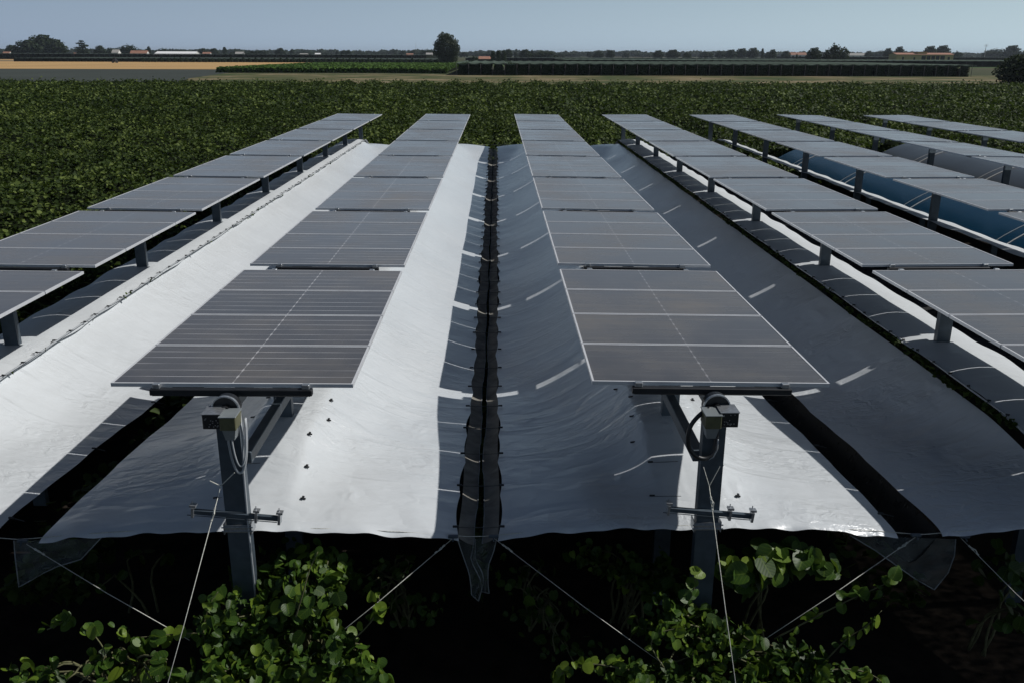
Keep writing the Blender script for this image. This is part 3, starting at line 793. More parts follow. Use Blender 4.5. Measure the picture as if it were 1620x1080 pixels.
# corner grips where ropes meet the tarps
for i, (px, py, lab) in enumerate(((717, 848, 'left corner grip at the front of the centre gap'), (781, 848, 'right corner grip at the front of the centre gap'), (36, 855, 'corner grip at the left front corner net'), (1449, 846, 'corner grip left of the right dark gap at the front'), (1526, 848, 'corner grip right of the right dark gap at the front'))):
    p = at_y(px, py, 7.9); o = MB().box(-.05, .05, -.02, .02, -.012, .016, bev=.006).tube([(0, -.02, 0), (0, -.06, -.02)], .008, 6).build('corner_grip', 'steel', loc=tuple(p)); tag(o, 'dark '+lab, 'grip', 'corner grips on the front hem')

# ------------------------------------------------------------------ vines
KL = kiwi_leaf()
def vine(lab, blobs, n, size=(.10, .20), canes=6, spread=.55, tint=(0, 1)):
    """blobs: (px, py, Y, rx, ry(depth), rz) leaf masses given where they stand"""
    cs = [at_y(px, py, Y) for px, py, Y, *_ in blobs]
    base = Vector((sum(c.x for c in cs)/len(cs), sum(c.y for c in cs)/len(cs)+.2, 0))
    root = empty('kiwi_vine', tuple(base))
    P = []; Nn = []
    wts = np.array([b[3]*b[5] for b in blobs]); wts = wts/wts.sum()
    for c, bl, w in zip(cs, blobs, wts):
        k = int(n*w); d = rng.normal(0, 1, (k, 3)); d /= np.linalg.norm(d, axis=1, keepdims=True); rr = rng.random((k, 1))**.45
        d[:, 1] = -np.abs(d[:, 1])*.9+rng.random(k)*.5; 
        # clumpy
        p = d*rr*np.array([bl[3], bl[4], bl[5]]); p += .07*np.sin(p[:, [1, 2, 0]]*17+3)
        P.append(p+np.array(c)); nn = d*.55+np.array([.25, -.5, .75])+rng.normal(0, spread, (k, 3)); Nn.append(nn)
    P = np.concatenate(P)-np.array(base); Nn = np.concatenate(Nn)
    s = size[0]+(size[1]-size[0])*rng.random(len(P))**1.7
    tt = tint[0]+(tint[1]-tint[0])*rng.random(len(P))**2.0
    scatter(KL, P, s, Nn, rng.normal(math.pi, .7, len(P)), 'foliage', 'vine_leaf', root, tt, uvs=True)
    m = MB()
    for q in range(canes):
        c = Vector(P[rng.integers(len(P))]); st = Vector((random.uniform(-.2, .2), random.uniform(0, .3), .2))
        pts = []
        for t in np.linspace(0, 1, 9):
            p = st.lerp(c, t); p.z += .35*math.sin(math.pi*t); p.x += .05*math.sin(t*9+q); pts.append(p)
        m.tube(pts, [.014*(1-.7*t)+.003 for t in np.linspace(0, 1, 9)], 5)
    m.build('canes', 'cane', root, True)
    tag(root, lab, 'vine', 'kiwi vines growing below the front hem')
    return root
vine('sunlit leafy kiwi vine at the foot of the left end post', [(375, 985, 7.45, .40, .35, .30), (480, 945, 7.6, .42, .40, .38), (540, 1040, 7.3, .30, .35, .32), (430, 1050, 7.2, .5, .4, .3), (350, 1080, 7.0, .35, .35, .3), (510, 900, 7.9, .28, .3, .26), (450, 930, 7.8, .3, .3, .22), (585, 1060, 7.3, .15, .3, .25)], 2300, size=(.04, .15), canes=44, spread=.95)
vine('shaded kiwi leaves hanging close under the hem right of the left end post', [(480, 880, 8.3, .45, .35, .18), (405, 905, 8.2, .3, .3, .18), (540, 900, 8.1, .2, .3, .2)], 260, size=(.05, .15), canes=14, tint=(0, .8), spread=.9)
vine('sparse kiwi shoots low in the left front corner', [(60, 1062, 7.2, .35, .3, .16), (175, 1050, 7.2, .36, .3, .20), (200, 1005, 7.3, .22, .2, .12), (270, 1065, 7.1, .3, .3, .2)], 130, size=(.06, .17), canes=22, spread=.75)
vine('kiwi leaf cluster just under the hem right of the right end post', [(1215, 885, 7.9, .48, .35, .17), (1165, 905, 7.8, .22, .3, .17), (1280, 890, 7.9, .25, .3, .13)], 230, size=(.13, .23), canes=4, spread=.35)
vine('wide kiwi vine below the right end post with sunlit leaves', [(1060, 985, 7.5, .35, .4, .25), (1130, 1010, 7.4, .45, .4, .28), (1230, 1045, 7.3, .45, .4, .24), (1010, 1065, 7.2, .45, .4, .18), (1130, 1085, 7.1, .7, .4, .25), (1290, 1065, 7.2, .3, .3, .2)], 2300, size=(.035, .13), canes=50, tint=(0, .95), spread=.95)
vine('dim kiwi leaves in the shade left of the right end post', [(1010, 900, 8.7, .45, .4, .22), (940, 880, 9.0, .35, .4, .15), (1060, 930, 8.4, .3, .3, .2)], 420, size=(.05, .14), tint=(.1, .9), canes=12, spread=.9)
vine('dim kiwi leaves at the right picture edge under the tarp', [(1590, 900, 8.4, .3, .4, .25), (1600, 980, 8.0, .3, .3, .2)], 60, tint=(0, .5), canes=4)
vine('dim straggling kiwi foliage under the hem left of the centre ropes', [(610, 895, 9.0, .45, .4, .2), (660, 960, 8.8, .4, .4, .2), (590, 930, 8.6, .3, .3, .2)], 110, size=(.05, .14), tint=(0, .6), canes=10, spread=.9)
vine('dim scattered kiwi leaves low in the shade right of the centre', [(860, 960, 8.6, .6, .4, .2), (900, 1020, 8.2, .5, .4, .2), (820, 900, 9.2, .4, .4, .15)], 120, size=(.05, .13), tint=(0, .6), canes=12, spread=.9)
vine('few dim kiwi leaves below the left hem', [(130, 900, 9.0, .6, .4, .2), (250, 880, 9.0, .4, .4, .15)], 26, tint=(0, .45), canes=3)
# long arching shoots
def shoot(lab, px, leaves):
    P = [at_y(*p) for p in px]; sm = []
    for i in range(len(P)-1):
        p0, p1, p2, p3 = P[max(i-1, 0)], P[i], P[i+1], P[min(i+2, len(P)-1)]
        for t in (0, .2, .4, .6, .8): sm.append(.5*((2*p1)+(-p0+p2)*t+(2*p0-5*p1+4*p2-p3)*t*t+(-p0+3*p1-3*p2+p3)*t**3))
    sm.append(P[-1]); o = MB().tube(sm, [.009-.006*i/len(sm) for i in range(len(sm))], 6).build('vine_shoot', 'cane', smooth=True)
    idx = rng.integers(0, len(sm), leaves); pts = np.array([sm[i] for i in idx])+rng.normal(0, .035, (leaves, 3))
    scatter(KL, pts, rng.uniform(.05, .14, leaves), rng.normal(0, .5, (leaves, 3))+np.array([.1, -.7, .6]), rng.uniform(0, 6.28, leaves), 'leaf_spray', 'vine_leaf', o, rng.random(leaves)*.7+.2, uvs=True)
    tag(o, lab, 'shoot', 'long kiwi shoots reaching out')
shoot('long arching kiwi shoot curling up right below the right dark gap', [(1225, 1010, 7.4), (1290, 975, 7.3), (1340, 950, 7.25), (1385, 930, 7.2), (1412, 915, 7.2), (1413, 898, 7.2)], 24)
shoot('kiwi shoot reaching right low beneath the right dark gap', [(1300, 1050, 7.2), (1340, 1010, 7.2), (1370, 990, 7.2), (1395, 965, 7.2)], 14)
shoot('bare twiggy shoot standing in the left front corner', [(120, 1085, 7.0), (165, 1040, 7.1), (150, 1005, 7.15), (135, 995, 7.15)], 8)
shoot('pale curved shoot over the leaves right of the left end post', [(468, 975, 7.2), (480, 935, 7.2), (490, 900, 7.25), (503, 872, 7.3)], 3)
shoot('pale hooked shoot among the leaves below the right end post', [(1050, 1055, 7.1), (1030, 1020, 7.1), (1045, 1000, 7.1), (1080, 992, 7.1)], 10)
shoot('thin twig with tiny leaves right of the centre gap in the shade', [(800, 928, 8.6), (825, 930, 8.6), (850, 960, 8.5), (875, 975, 8.4)], 12)
shoot('thin shoot climbing left of the right end post', [(1080, 960, 7.5), (1095, 940, 7.5), (1100, 915, 7.5), (1098, 900, 7.5)], 10)
shoot('small leafy twig in the dark left of the left guy rope', [(75, 995, 7.6), (95, 985, 7.6), (108, 975, 7.6)], 12)
shoot('fine leafy shoot rising between the left end post and its guy rope', [(335, 1040, 7.2), (322, 1000, 7.25), (330, 960, 7.3), (345, 935, 7.35)], 16)
shoot('leafy shoot leaning right out of the left vine toward the dark', [(560, 1010, 7.3), (585, 985, 7.3), (598, 960, 7.35), (600, 940, 7.4)], 14)
shoot('low leafy shoot creeping left of the right vine', [(1000, 1060, 7.1), (940, 1050, 7.15), (900, 1058, 7.2), (880, 1072, 7.2)], 24)
shoot('drooping leafy shoot at the bottom right of the right vine', [(1300, 1060, 7.1), (1350, 1058, 7.1), (1385, 1070, 7.1), (1400, 1085, 7.1)], 20)
shoot('brown cane reaching left from the left vine', [(330, 1000, 7.3), (280, 1002, 7.3), (215, 1008, 7.25)], 14)

# canopy of the open orchard: leaves over a near-black sheet, inner shade put into the colours
def canopy_h(X, Y):
    ph = 2*np.pi*(X-ROWX[2])/PITCH
    z = 1.93+.21*np.cos(ph)-.42*np.exp(-((np.mod(X-g1+PITCH/2, PITCH)-PITCH/2)/.34)**2)*np.clip(1.5-(Y-40)/60, .5, 1)
    z += .15*np.sin(X*.9+2*np.sin(Y*.33))*np.sin(Y*.8+X*.3)+.07*np.sin(X*.21+1)*np.sin(Y*.13)+.09*np.sin(X*2.3+Y*1.7)+.07*np.sin(X*3.9-Y*2.9+1)
    return z
def region(n, kind):
    out = []
    while len(out) == 0 or sum(map(len, out)) < n:
        k = n*3
        if kind == 'left':
            Y = 9+rng.random(k)*39; X = -7.75-rng.random(k)*24; ok = (X > -.64*Y-1.5)
        elif kind == 'mid':
            Y = 47.7+rng.random(k)**.8*34; X = (rng.random(k)-.5)*2*60; ok = np.abs(X) < .66*Y
        elif kind == 'right':
            Y = 10+rng.random(k)*38; X = 7.3+rng.random(k)*24; ok = (X < .66*Y+1) & ((Y > 38) & (X > 11.2) | ((X > ROWX[6]+.5))| ((Y > 37) & (X > 11.3)))
        else:
            Y = 80+rng.random(k)*79; X = (rng.random(k)-.5)*2*118; ok = np.abs(X) < .66*Y
        out.append(np.stack([X[ok], Y[ok]], 1))
    return np.concatenate(out)[:n]
def canopy_leaves(kind, n, s0, s1, lift, shape=HEX, spread=.55):
    A = region(n, kind); X, Y = A[:, 0], A[:, 1]
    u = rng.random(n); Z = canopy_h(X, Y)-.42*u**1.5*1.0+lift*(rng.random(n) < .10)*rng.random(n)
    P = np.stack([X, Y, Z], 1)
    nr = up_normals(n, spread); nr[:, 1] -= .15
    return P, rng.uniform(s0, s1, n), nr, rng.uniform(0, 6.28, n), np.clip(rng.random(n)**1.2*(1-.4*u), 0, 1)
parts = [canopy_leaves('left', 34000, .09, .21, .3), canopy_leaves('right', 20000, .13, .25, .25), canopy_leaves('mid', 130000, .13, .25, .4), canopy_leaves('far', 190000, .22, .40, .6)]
# leaves inside the gaps between tarps and along the clipped strips
def strip(n, x, hw, z, dz, y0, y1, pw=1.6):
    Y = y0+(y1-y0)*rng.random(n)**pw; X = x+rng.uniform(-hw, hw, n); Z = z+rng.uniform(-dz, dz, n)+.12*np.sin(Y*2.1)
    return np.stack([X, Y, Z], 1), rng.uniform(.09, .17, n), up_normals(n, .6), rng.uniform(0, 6.28, n), rng.random(n)*.6
parts += [strip(2200, g0, .45, 1.40, .16, 8.2, 46), strip(800, g2, .40, 1.22, .1, 8.2, 46), strip(500, g1, .06, 1.35, .1, 8.2, 46)]
def strip2(n, x, hw, z, dz, y0, y1):
    P, s, nr, sp, t = strip(n, x, hw, z, dz, y0, y1, 1.3); s *= .55; P[:, 2] -= .1*np.sin(P[:, 1]*2.1); return P, s, nr, sp, t
parts += [strip2(1500, ROWX[3]-.535, .045, 2.53, .035, 9.5, 46), strip2(60, ROWX[0]+.5, .04, 2.57, .02, 9, 46)]
cat_ = [np.concatenate([p[i] for p in parts]) for i in range(5)]
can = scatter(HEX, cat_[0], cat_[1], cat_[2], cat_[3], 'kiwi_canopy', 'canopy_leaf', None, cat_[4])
tag(can, 'dense dark green kiwi canopy spreading behind and beside the solar rows', 'kiwi canopy', kind='stuff')
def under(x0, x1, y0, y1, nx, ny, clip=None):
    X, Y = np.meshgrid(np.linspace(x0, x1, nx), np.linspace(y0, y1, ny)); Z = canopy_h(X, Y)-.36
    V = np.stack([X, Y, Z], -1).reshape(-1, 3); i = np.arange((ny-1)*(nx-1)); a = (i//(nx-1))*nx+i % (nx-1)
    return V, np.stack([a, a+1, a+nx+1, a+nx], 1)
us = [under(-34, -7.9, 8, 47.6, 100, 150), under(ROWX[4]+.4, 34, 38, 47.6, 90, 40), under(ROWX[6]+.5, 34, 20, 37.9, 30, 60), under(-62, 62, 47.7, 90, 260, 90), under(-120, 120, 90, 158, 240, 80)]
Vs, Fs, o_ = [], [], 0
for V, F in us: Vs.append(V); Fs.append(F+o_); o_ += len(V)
u = np_mesh('canopy_shade_sheet', np.concatenate(Vs), np.concatenate(Fs), 'inner_dark', smooth=True)
tag(u, 'near black sheet standing in for the shade inside the kiwi canopy', 'shade sheet', kind='stuff')

# ------------------------------------------------------------------ trees
def crown_mesh(name, lobes, n, leaf, m, seed=0, gaps=.0):
    r = np.random.default_rng(seed); P = []; Nn = []
    vol = np.array([l[3]*l[4]*l[5] for l in lobes])**.7; vol /= vol.sum()
    for l, w in zip(lobes, vol):
        k = int(n*w); d = r.normal(0, 1, (k, 3)); d /= np.linalg.norm(d, axis=1, keepdims=True)
        bumpy = 1+.13*np.sin(d[:, 0]*7+seed)*np.sin(d[:, 2]*6+l[0]*9)+.09*np.sin(d[:, 1]*11+d[:, 2]*9)
        rr = (r.random(k)**.3)*bumpy
        p = d*rr[:, None]*np.array(l[3:6])+np.array(l[:3]); P.append(p); Nn.append(d+r.normal(0, .5, (k, 3)))
    P = np.concatenate(P); Nn = np.concatenate(Nn); s = r.uniform(leaf*.6, leaf*1.4, len(P))
    return P, s, Nn, r.uniform(0, 6.28, len(P)), r.random(len(P))
def tree_proto(name, lobes, n, leaf, m, trunk=.12, seed=0, th=.3, limbs=4):
    """unit tree: height 1, spread about 1"""
    root = empty(name, (0, 0, 0))
    P, s, Nn, sp, t = crown_mesh(name, lobes, n, leaf, m, seed)
    scatter(HEX, P, s, Nn, sp, 'crown', m, root, t)
    tk = MB(); tk.tube([(0, 0, 0), (.01, 0, th*.5), (0, .01, th), (.01, 0, th+.25)], [trunk*.3, trunk*.22, trunk*.17, trunk*.06], 8)
    rr = random.Random(seed)
    for q in range(limbs):
        a = q*6.28/limbs+rr.random(); tk.tube([(0, 0, th*.8), (.12*math.cos(a), .12*math.sin(a), th+.12), (.26*math.cos(a), .26*math.sin(a), th+.28)], [trunk*.1, trunk*.07, trunk*.03], 6)
    tk.build('trunk', 'bark', root)
    return root
PR = {
 'round': tree_proto('broadleaf_tree', [(0, 0, .58, .42, .42, .38), (-.28, 0, .42, .25, .3, .26), (.27, .05, .45, .26, .3, .28), (.05, 0, .78, .25, .25, .2), (0, 0, .25, .36, .36, .18)], 1500, .085, 'tree_leaf', seed=3),
 'wide': tree_proto('broadleaf_tree', [(-.25, 0, .45, .28, .3, .38), (.22, 0, .5, .3, .3, .42), (0, 0, .6, .3, .3, .36), (-.42, 0, .32, .16, .2, .28), (.42, 0, .3, .17, .2, .28), (0, 0, .22, .46, .3, .2)], 1700, .075, 'tree_leaf', seed=5),
 'tall': tree_proto('poplar_tree', [(0, 0, .5, .34, .34, .42), (0, 0, .78, .22, .22, .22), (0.05, 0, .25, .38, .38, .22)], 1000, .09, 'tree_leaf', seed=8),
 'clump': tree_proto('broadleaf_tree', [(-.3, 0, .4, .22, .3, .34), (0, 0, .5, .26, .3, .42), (.3, 0, .42, .24, .3, .38), (-.12, 0, .7, .15, .2, .24), (.38, 0, .25, .18, .2, .24), (-.4, 0, .22, .16, .2, .2)], 1600, .07, 'tree_leaf', seed=12),
}
usedP = set()
def place_tree(kind, px, w, top, D, lab, base_z=0, grp='trees along the far skyline'):
    t = PR[kind] if kind not in usedP else copy_tree(PR[kind]); usedP.add(kind)
    p = at_y(px, top, D); H = p.z-base_z; wd = w*D/FPX
    t.location = (p.x, D, base_z); t.scale = (wd, wd, H/1.0); t.rotation_euler.z = 0
    tag(t, lab, 'tree', grp); return t
T = [ # px, width px, top py, kind, distance, label
 (15, 15, 71, 'round', 1300, 'small round tree at the left end of the skyline'),
 (42, 46, 63, 'round', 1150, 'dark tree forming the left shoulder of the big dome of trees'),
 (64, 50, 54.5, 'round', 1180, 'tallest dark tree in the big dome of trees at left'),
 (86, 34, 62, 'round', 1160, 'dark tree forming the right shoulder of the big dome of trees'),
 (157, 18, 72, 'round', 1300, 'round dark tree right of the cedar'), (176, 22, 76, 'clump', 1320, 'low broad tree between two round ones right of the cedar'),
 (200, 28, 70, 'wide', 1300, 'broad domed tree left of the red roofed house'), (222, 16, 77, 'clump', 1700, 'low tree right behind the red roofed house'),
 (235, 9, 73.5, 'tall', 1500, 'narrow tree just left of the white shed'), (256, 20, 76, 'wide', 1700, 'low tree rising behind the left half of the white shed'),
 (283, 22, 78, 'clump', 1800, 'low trees behind the right half of the white shed'), (320, 18, 76.5, 'round', 1600, 'round tree right of the white shed'), (338, 16, 76.5, 'round', 1500, 'dark round tree left of a pointed one'),
 (355, 10, 74.5, 'tall', 1500, 'pointed tree on the left skyline above the straw field edge'), (375, 22, 79, 'clump', 1600, 'low clump of trees right of the pointed tree'), (405, 34, 78.5, 'wide', 1500, 'long low dark trees above the left end of the green crop'),
 (443, 16, 76, 'round', 1550, 'taller tree in the long low group above the green crop'), (462, 10, 78.5, 'tall', 1700, 'small pointed tree above the green crop'), (482, 24, 80.5, 'clump', 2000, 'low pale trees above the green crop, left of the middle'),
 (510, 22, 82, 'wide', 2100, 'very low trees above the middle of the green crop'), (534, 10, 81, 'tall', 1900, 'little tree just left of the paired dark trees'), (543, 10, 79.5, 'round', 1500, 'left one of two paired dark trees above the crop'),
 (551, 10, 79, 'round', 1500, 'right one of two paired dark trees above the crop'), (570, 22, 82, 'clump', 2100, 'low trees right of the paired dark trees'), (597, 26, 83, 'wide', 2300, 'lowest faint trees left of the thin mast'),
 (624, 7, 79, 'tall', 1900, 'slim pointed tree left of the tall central tree'), (637, 12, 80, 'round', 1800, 'small round tree left of the thin mast'), (654, 14, 79.5, 'round', 1700, 'round tree at the foot of the thin mast'), (675, 22, 77.5, 'wide', 1600, 'broad tree touching the left of the tall central tree'),
 (734, 12, 82, 'clump', 1700, 'low tree touching the right of the tall central tree'), (768, 32, 83, 'wide', 2000, 'low trees behind the brown barn'), 
 (804, 13, 77.5, 'round', 1100, 'round tree right of the pale green thicket'), (816, 9, 82, 'tall', 1400, 'small tree between two rounder dark ones right of the thicket'), (831, 19, 78, 'round', 1050, 'dark round tree above the netted orchard, left part'), (842, 8, 79, 'tall', 1150, 'slim tree beside the dark round tree above the netted orchard'),
 (861, 34, 80, 'wide', 1100, 'long dark tree group above the netted orchard'), (886, 14, 83.5, 'clump', 1700, 'low tree right of the long dark group'), (905, 24, 84, 'wide', 2100, 'faint low trees above the netted orchard'), (933, 9, 82, 'round', 1700, 'little round tree above the netted orchard'), (947, 18, 82, 'round', 1400, 'round tree left of the white tunnel roofs'), (966, 14, 79.5, 'round', 1300, 'dark tree at the left end of the white tunnel roofs'),
 (990, 10, 82, 'clump', 1700, 'low tree behind the white tunnel roofs, left part'), (1018, 26, 84, 'wide', 2200, 'faint low trees behind the white tunnel roofs'), (1042, 17, 79.5, 'round', 1300, 'squarish dark tree behind the white tunnel roofs'), (1065, 23, 78.5, 'round', 1280, 'larger squarish dark tree behind the white tunnel roofs'),
 (1087, 13, 81.5, 'clump', 1150, 'small tree in front of the white tunnel roofs, left of the pole'), (1118, 20, 80.5, 'clump', 1500, 'bushy tree right of the pole behind the tunnel roofs'), (1140, 16, 81, 'round', 1500, 'round tree near the right end of the tunnel roofs'), (1157, 20, 78.5, 'round', 1350, 'first tree of the dark grove right of the tunnel roofs'),
 (1174, 22, 76.5, 'round', 1380, 'middle tree of the dark grove right of the tunnel roofs'), (1192, 20, 75.5, 'round', 1350, 'tallest tree of the dark grove right of the tunnel roofs'), (1207, 7, 76.5, 'tall', 1300, 'narrow conical tree right of the dark grove'), (1215, 9, 82, 'round', 1300, 'small bush between narrow and oval trees'),
 (1223, 13, 78, 'round', 1200, 'oval tree standing right of the narrow conical one'), (1244, 15, 80.5, 'round', 1250, 'umbrella shaped tree in front of faint roofs'), (1261, 5, 85.5, 'tall', 900, 'tiny dark conical shrub in the far field'),
 (1375, 13, 80.5, 'round', 1500, 'small round tree right of the largest right hand tree'), (1395, 26, 79.5, 'wide', 1900, 'faint broad trees left of the paired trees by the house'), (1406, 14, 76, 'round', 1250, 'left one of the paired trees by the yellow house'), (1424, 16, 73.5, 'round', 1250, 'right one of the paired trees by the yellow house'),
 (1443, 22, 81, 'wide', 1300, 'low trees behind the left end of the yellow house'), (1473, 22, 72.5, 'round', 1300, 'left tree of the dark pair behind the yellow house'), (1493, 24, 71.5, 'round', 1310, 'right tree of the dark pair behind the yellow house'), (1516, 14, 80.5, 'clump', 1300, 'low tree right of the yellow house'),
 (1575, 34, 76.5, 'wide', 1700, 'broad faint trees right of the lattice pole'), (1603, 26, 71.5, 'round', 1600, 'tall faint tree above the big dark bush'), (1632, 26, 76, 'wide', 1600, 'faint tree at the right end of the skyline')]
for px, w, top, k, D, lab in T: place_tree(k, px, w, top, D, lab)
place_tree('round', 1289, 23, 75, 700, 'rounded dark tree left of the largest right hand tree', grp='lone trees in the right hand fields')
place_tree('clump', 1325, 36, 68.5, 700, 'largest dark tree in the right hand fields', grp='lone trees in the right hand fields')
# pale green thicket
for i, (px, w, top, lab) in enumerate(((780, 12, 81, 'left'), (789, 13, 79.5, 'middle'), (797, 11, 80, 'right'))):
    o = place_tree('tall', px, w, top, 690, f'{lab} pale green tree of the three in the thicket', grp='pale green thicket'); 
place_tree('clump', 750, 11, 88.5, 640, 'low dark bush right of the tall central tree', grp='thicket')
# cedar with layered branches
cz = tree_proto('cedar_tree', [(0, 0, .93, .16, .16, .045), (-.1, 0, .80, .26, .24, .05), (.12, 0, .68, .34, .3, .05), (-.14, 0, .56, .36, .3, .05), (.05, 0, .42, .46, .4, .06), (0, 0, .28, .48, .4, .09), (0, 0, .14, .44, .4, .12)], 1500, .07, 'tree_leaf', th=.6, seed=21)
p = at_y(128.5, 63.5, 1200); cz.location = (p.x, 1200, 0); wd = 23*1200/FPX; cz.scale = (wd, wd, p.z); tag(cz, 'dark cedar with layered branches right of the big dome of trees', 'tree')
# central tall tree
lob = [(-.02, 0, .70, .27, .3, .22), (-.24, 0, .60, .2, .25, .2), (.22, 0, .62, .18, .25, .19), (-.10, 0, .86, .2, .22, .13), (.07, 0, .83, .18, .2, .12), (-.28, 0, .40, .2, .22, .17), (-.05, 0, .42, .26, .25, .22), (.25, 0, .40, .20, .22, .17), (.33, 0, .52, .13, .15, .12), (-.12, 0, .2, .2, .2, .12), (.18, 0, .2, .2, .2, .14), (.02, 0, .12, .22, .2, .1)]
ct = tree_proto('tall_tree', lob, 5200, .045, 'silver_leaf', th=.3, seed=31, limbs=6, trunk=.2)
p = at_y(706.5, 51, 585); ct.location = (p.x, 585, 0); wd = 44*585/FPX; ct.scale = (wd, wd, p.z); tag(ct, 'tall grey green tree standing alone at the middle of the field edge', 'tree')
# big dark bush right
bb = tree_proto('round_bush', [(0, 0, .5, .5, .5, .46), (-.25, 0, .35, .3, .4, .33), (.2, 0, .6, .3, .3, .36), (-.1, 0, .78, .22, .3, .18), (0, 0, .15, .48, .4, .2)], 4200, .05, 'tree_leaf', th=.3, seed=41)
p = at_y(1624, 84, 228); bb.location = (p.x, 228, 0); wd = 76*228/FPX; bb.scale = (wd, wd, p.z); tag(bb, 'big dark round bush cut by the right picture edge', 'bush')
# faint woodland on the horizon (nobody could count it)
def belt(name, lab, D, z0, n, leaf, seed, x0, x1, hfun):
    r = np.random.default_rng(seed); X = r.uniform(x0, x1, n); Hh = hfun(X); Z = z0+Hh*r.random(n)**.8; Yy = D+r.uniform(-20, 60, n)
    P = np.stack([X, Yy, Z], 1); nr = r.normal(0, .5, (n, 3))+np.array([0, -.6, .5])
    o = scatter(HEX, P, r.uniform(leaf*.6, leaf*1.4, n), nr, r.uniform(0, 6.28, n), name, 'tree_leaf', None, r.random(n)); tag(o, lab, 'woodland', kind='stuff'); return o
belt('far_woodland', 'low faint woodland along the whole horizon', 2600, 0, 24000, 7, 1, -1800, 1700, lambda X: 6.5+3.5*np.abs(np.sin(X*.011+1))+3.5*np.abs(np.sin(X*.037))+2.5*np.abs(np.sin(X*.093)))

# ------------------------------------------------------------------ crop and orchards
def hedge(name, x, y0, y1, w, h, dens, leaf, m, seed, z0=0):
    r = np.random.default_rng(seed); n = int(dens)
    Yv = y0+(y1-y0)*r.random(n)**1.0
    return None
def rows_stuff(name, lab, cat, xs, y0s, y1, w, h, nper, leaf, m, seed, front=.35):
    r = np.random.default_rng(seed); P = []
    for x, y0 in zip(xs, y0s):
        n = nper; nf = int(n*front)
        Y = np.concatenate([y0+(y1-y0)*r.random(n-nf), y0+1.2*r.random(nf)]); X = x+w/2*r.uniform(-1, 1, n); Z = h*(1-.0*r.random(n))
        Z = np.concatenate([h*r.uniform(.72, 1.03, n-nf), h*r.random(nf)]); P.append(np.stack([X, Y, Z], 1))
    P = np.concatenate(P); n = len(P); nr = r.normal(0, .4, (n, 3))+np.array([0, -.3, 1])
    o = scatter(HEX, P, r.uniform(leaf*.6, leaf*1.3, n), nr, r.uniform(0, 6.28, n), name, m, None, r.random(n)); tag(o, lab, cat, kind='stuff'); return o
xl = at_y(345, 100, 330).x; xr = at_y(716, 100, 345).x
xs = np.arange(xl, xr, 2.0); y0s = 330+(xs-xl)*.06-np.clip((xs-xl)-60, 0, 99)*.4
rows_stuff('green_crop', 'bright green crop standing in rows left of the tall central tree', 'crop', xs, y0s, 520, 1.45, 1.75, 900, .95, 'crop_leaf', 5, .12)
us_ = MB()
for x, y in zip(xs, y0s): us_.box(x-.45, x+.45, y+.4, 520, 0, 1.25)
o = us_.build('crop_stems', 'inner_dark'); tag(o, 'dark stems at the foot of the bright green crop', 'crop', kind='stuff')
# the netted orchard on the right: rows seen end on, posts between, net roof
YO = 303; HO = 3.75
x0 = at_y(722, 100, YO).x; x1 = at_y(1545, 100, YO).x
SP = 3.93; nrow = int((x1-x0)/SP)
def row_end(seed, w, h, L, n, leaf, m):
    r = np.random.default_rng(seed); nf = int(n*.45)
    Yv = np.concatenate([r.random(n-nf)**1.3*L, r.random(nf)*1.6]); X = w/2*r.uniform(-1, 1, n)
    Z = np.concatenate([h*r.uniform(.6, 1, n-nf), h*r.random(nf)]); X *= (1-.25*(Z/h)**3)
    nr = r.normal(0, .45, (n, 3))+np.array([0, -.5, .6])
    return np.stack([X, Yv, Z], 1), r.uniform(leaf*.6, leaf*1.3, n), nr, r.uniform(0, 6.28, n), r.random(n)*.8
rp = None
for i in range(nrow):
    if rp is None:
        rp = empty('orchard_row', (0, 0, 0)); P, s, nr, sp, t = row_end(3, 3.3, 3.4, 110, 1700, .42, 'tree_leaf')
        scatter(HEX, P, s, nr, sp, 'foliage', 'orchard_leaf', rp, t)
        c = MB()
        v = []
        for (xx, zz) in ((-.95, .1), (-1.1, 1.6), (-.7, 2.6), (.7, 2.6), (1.1, 1.6), (.95, .1)): v += [(xx, 1.4, zz), (xx, 110, zz)]
        c.add(v, [(0, 2, 4, 6, 8, 10), (1, 11, 9, 7, 5, 3)]+[(2*q, 2*q+1, (2*q+3) % 12, (2*q+2) % 12) for q in range(6)]); c.build('inner_branches', 'inner_dark', rp)
        rr_ = rp
    else: rr_ = copy_tree(rp)
    rr_.location = (x0+SP*(i+.5)+random.uniform(-.15, .15), YO+random.uniform(-.5, .6), 0); rr_.scale = (random.uniform(.88, 1.08), 1, random.uniform(.88, 1.07))
    tag(rr_, f'dark orchard row seen end on, {ordw(i+1) if i else "nearest to the tall tree"}{" counted from the tall central tree" if i else ""}', 'orchard row', 'orchard rows below the net roof')
pq = None
for i in range(nrow+1):
    if pq is None:
        pq = MB().tube([(0, 0, 0), (0, 0, HO)], .09, 6).box(-.14, .14, -.14, .14, HO-.02, HO+.06).build('orchard_post', 'old_post'); q = pq
    else: q = copy_tree(pq)
    q.location = (x0+SP*i, YO-.5, 0)
    tag(q, f'pale orchard post, {ordw(i+1) if i else "nearest to the tall tree"}{" counted from the tall central tree" if i else ""}', 'post', 'pale posts along the orchard front')
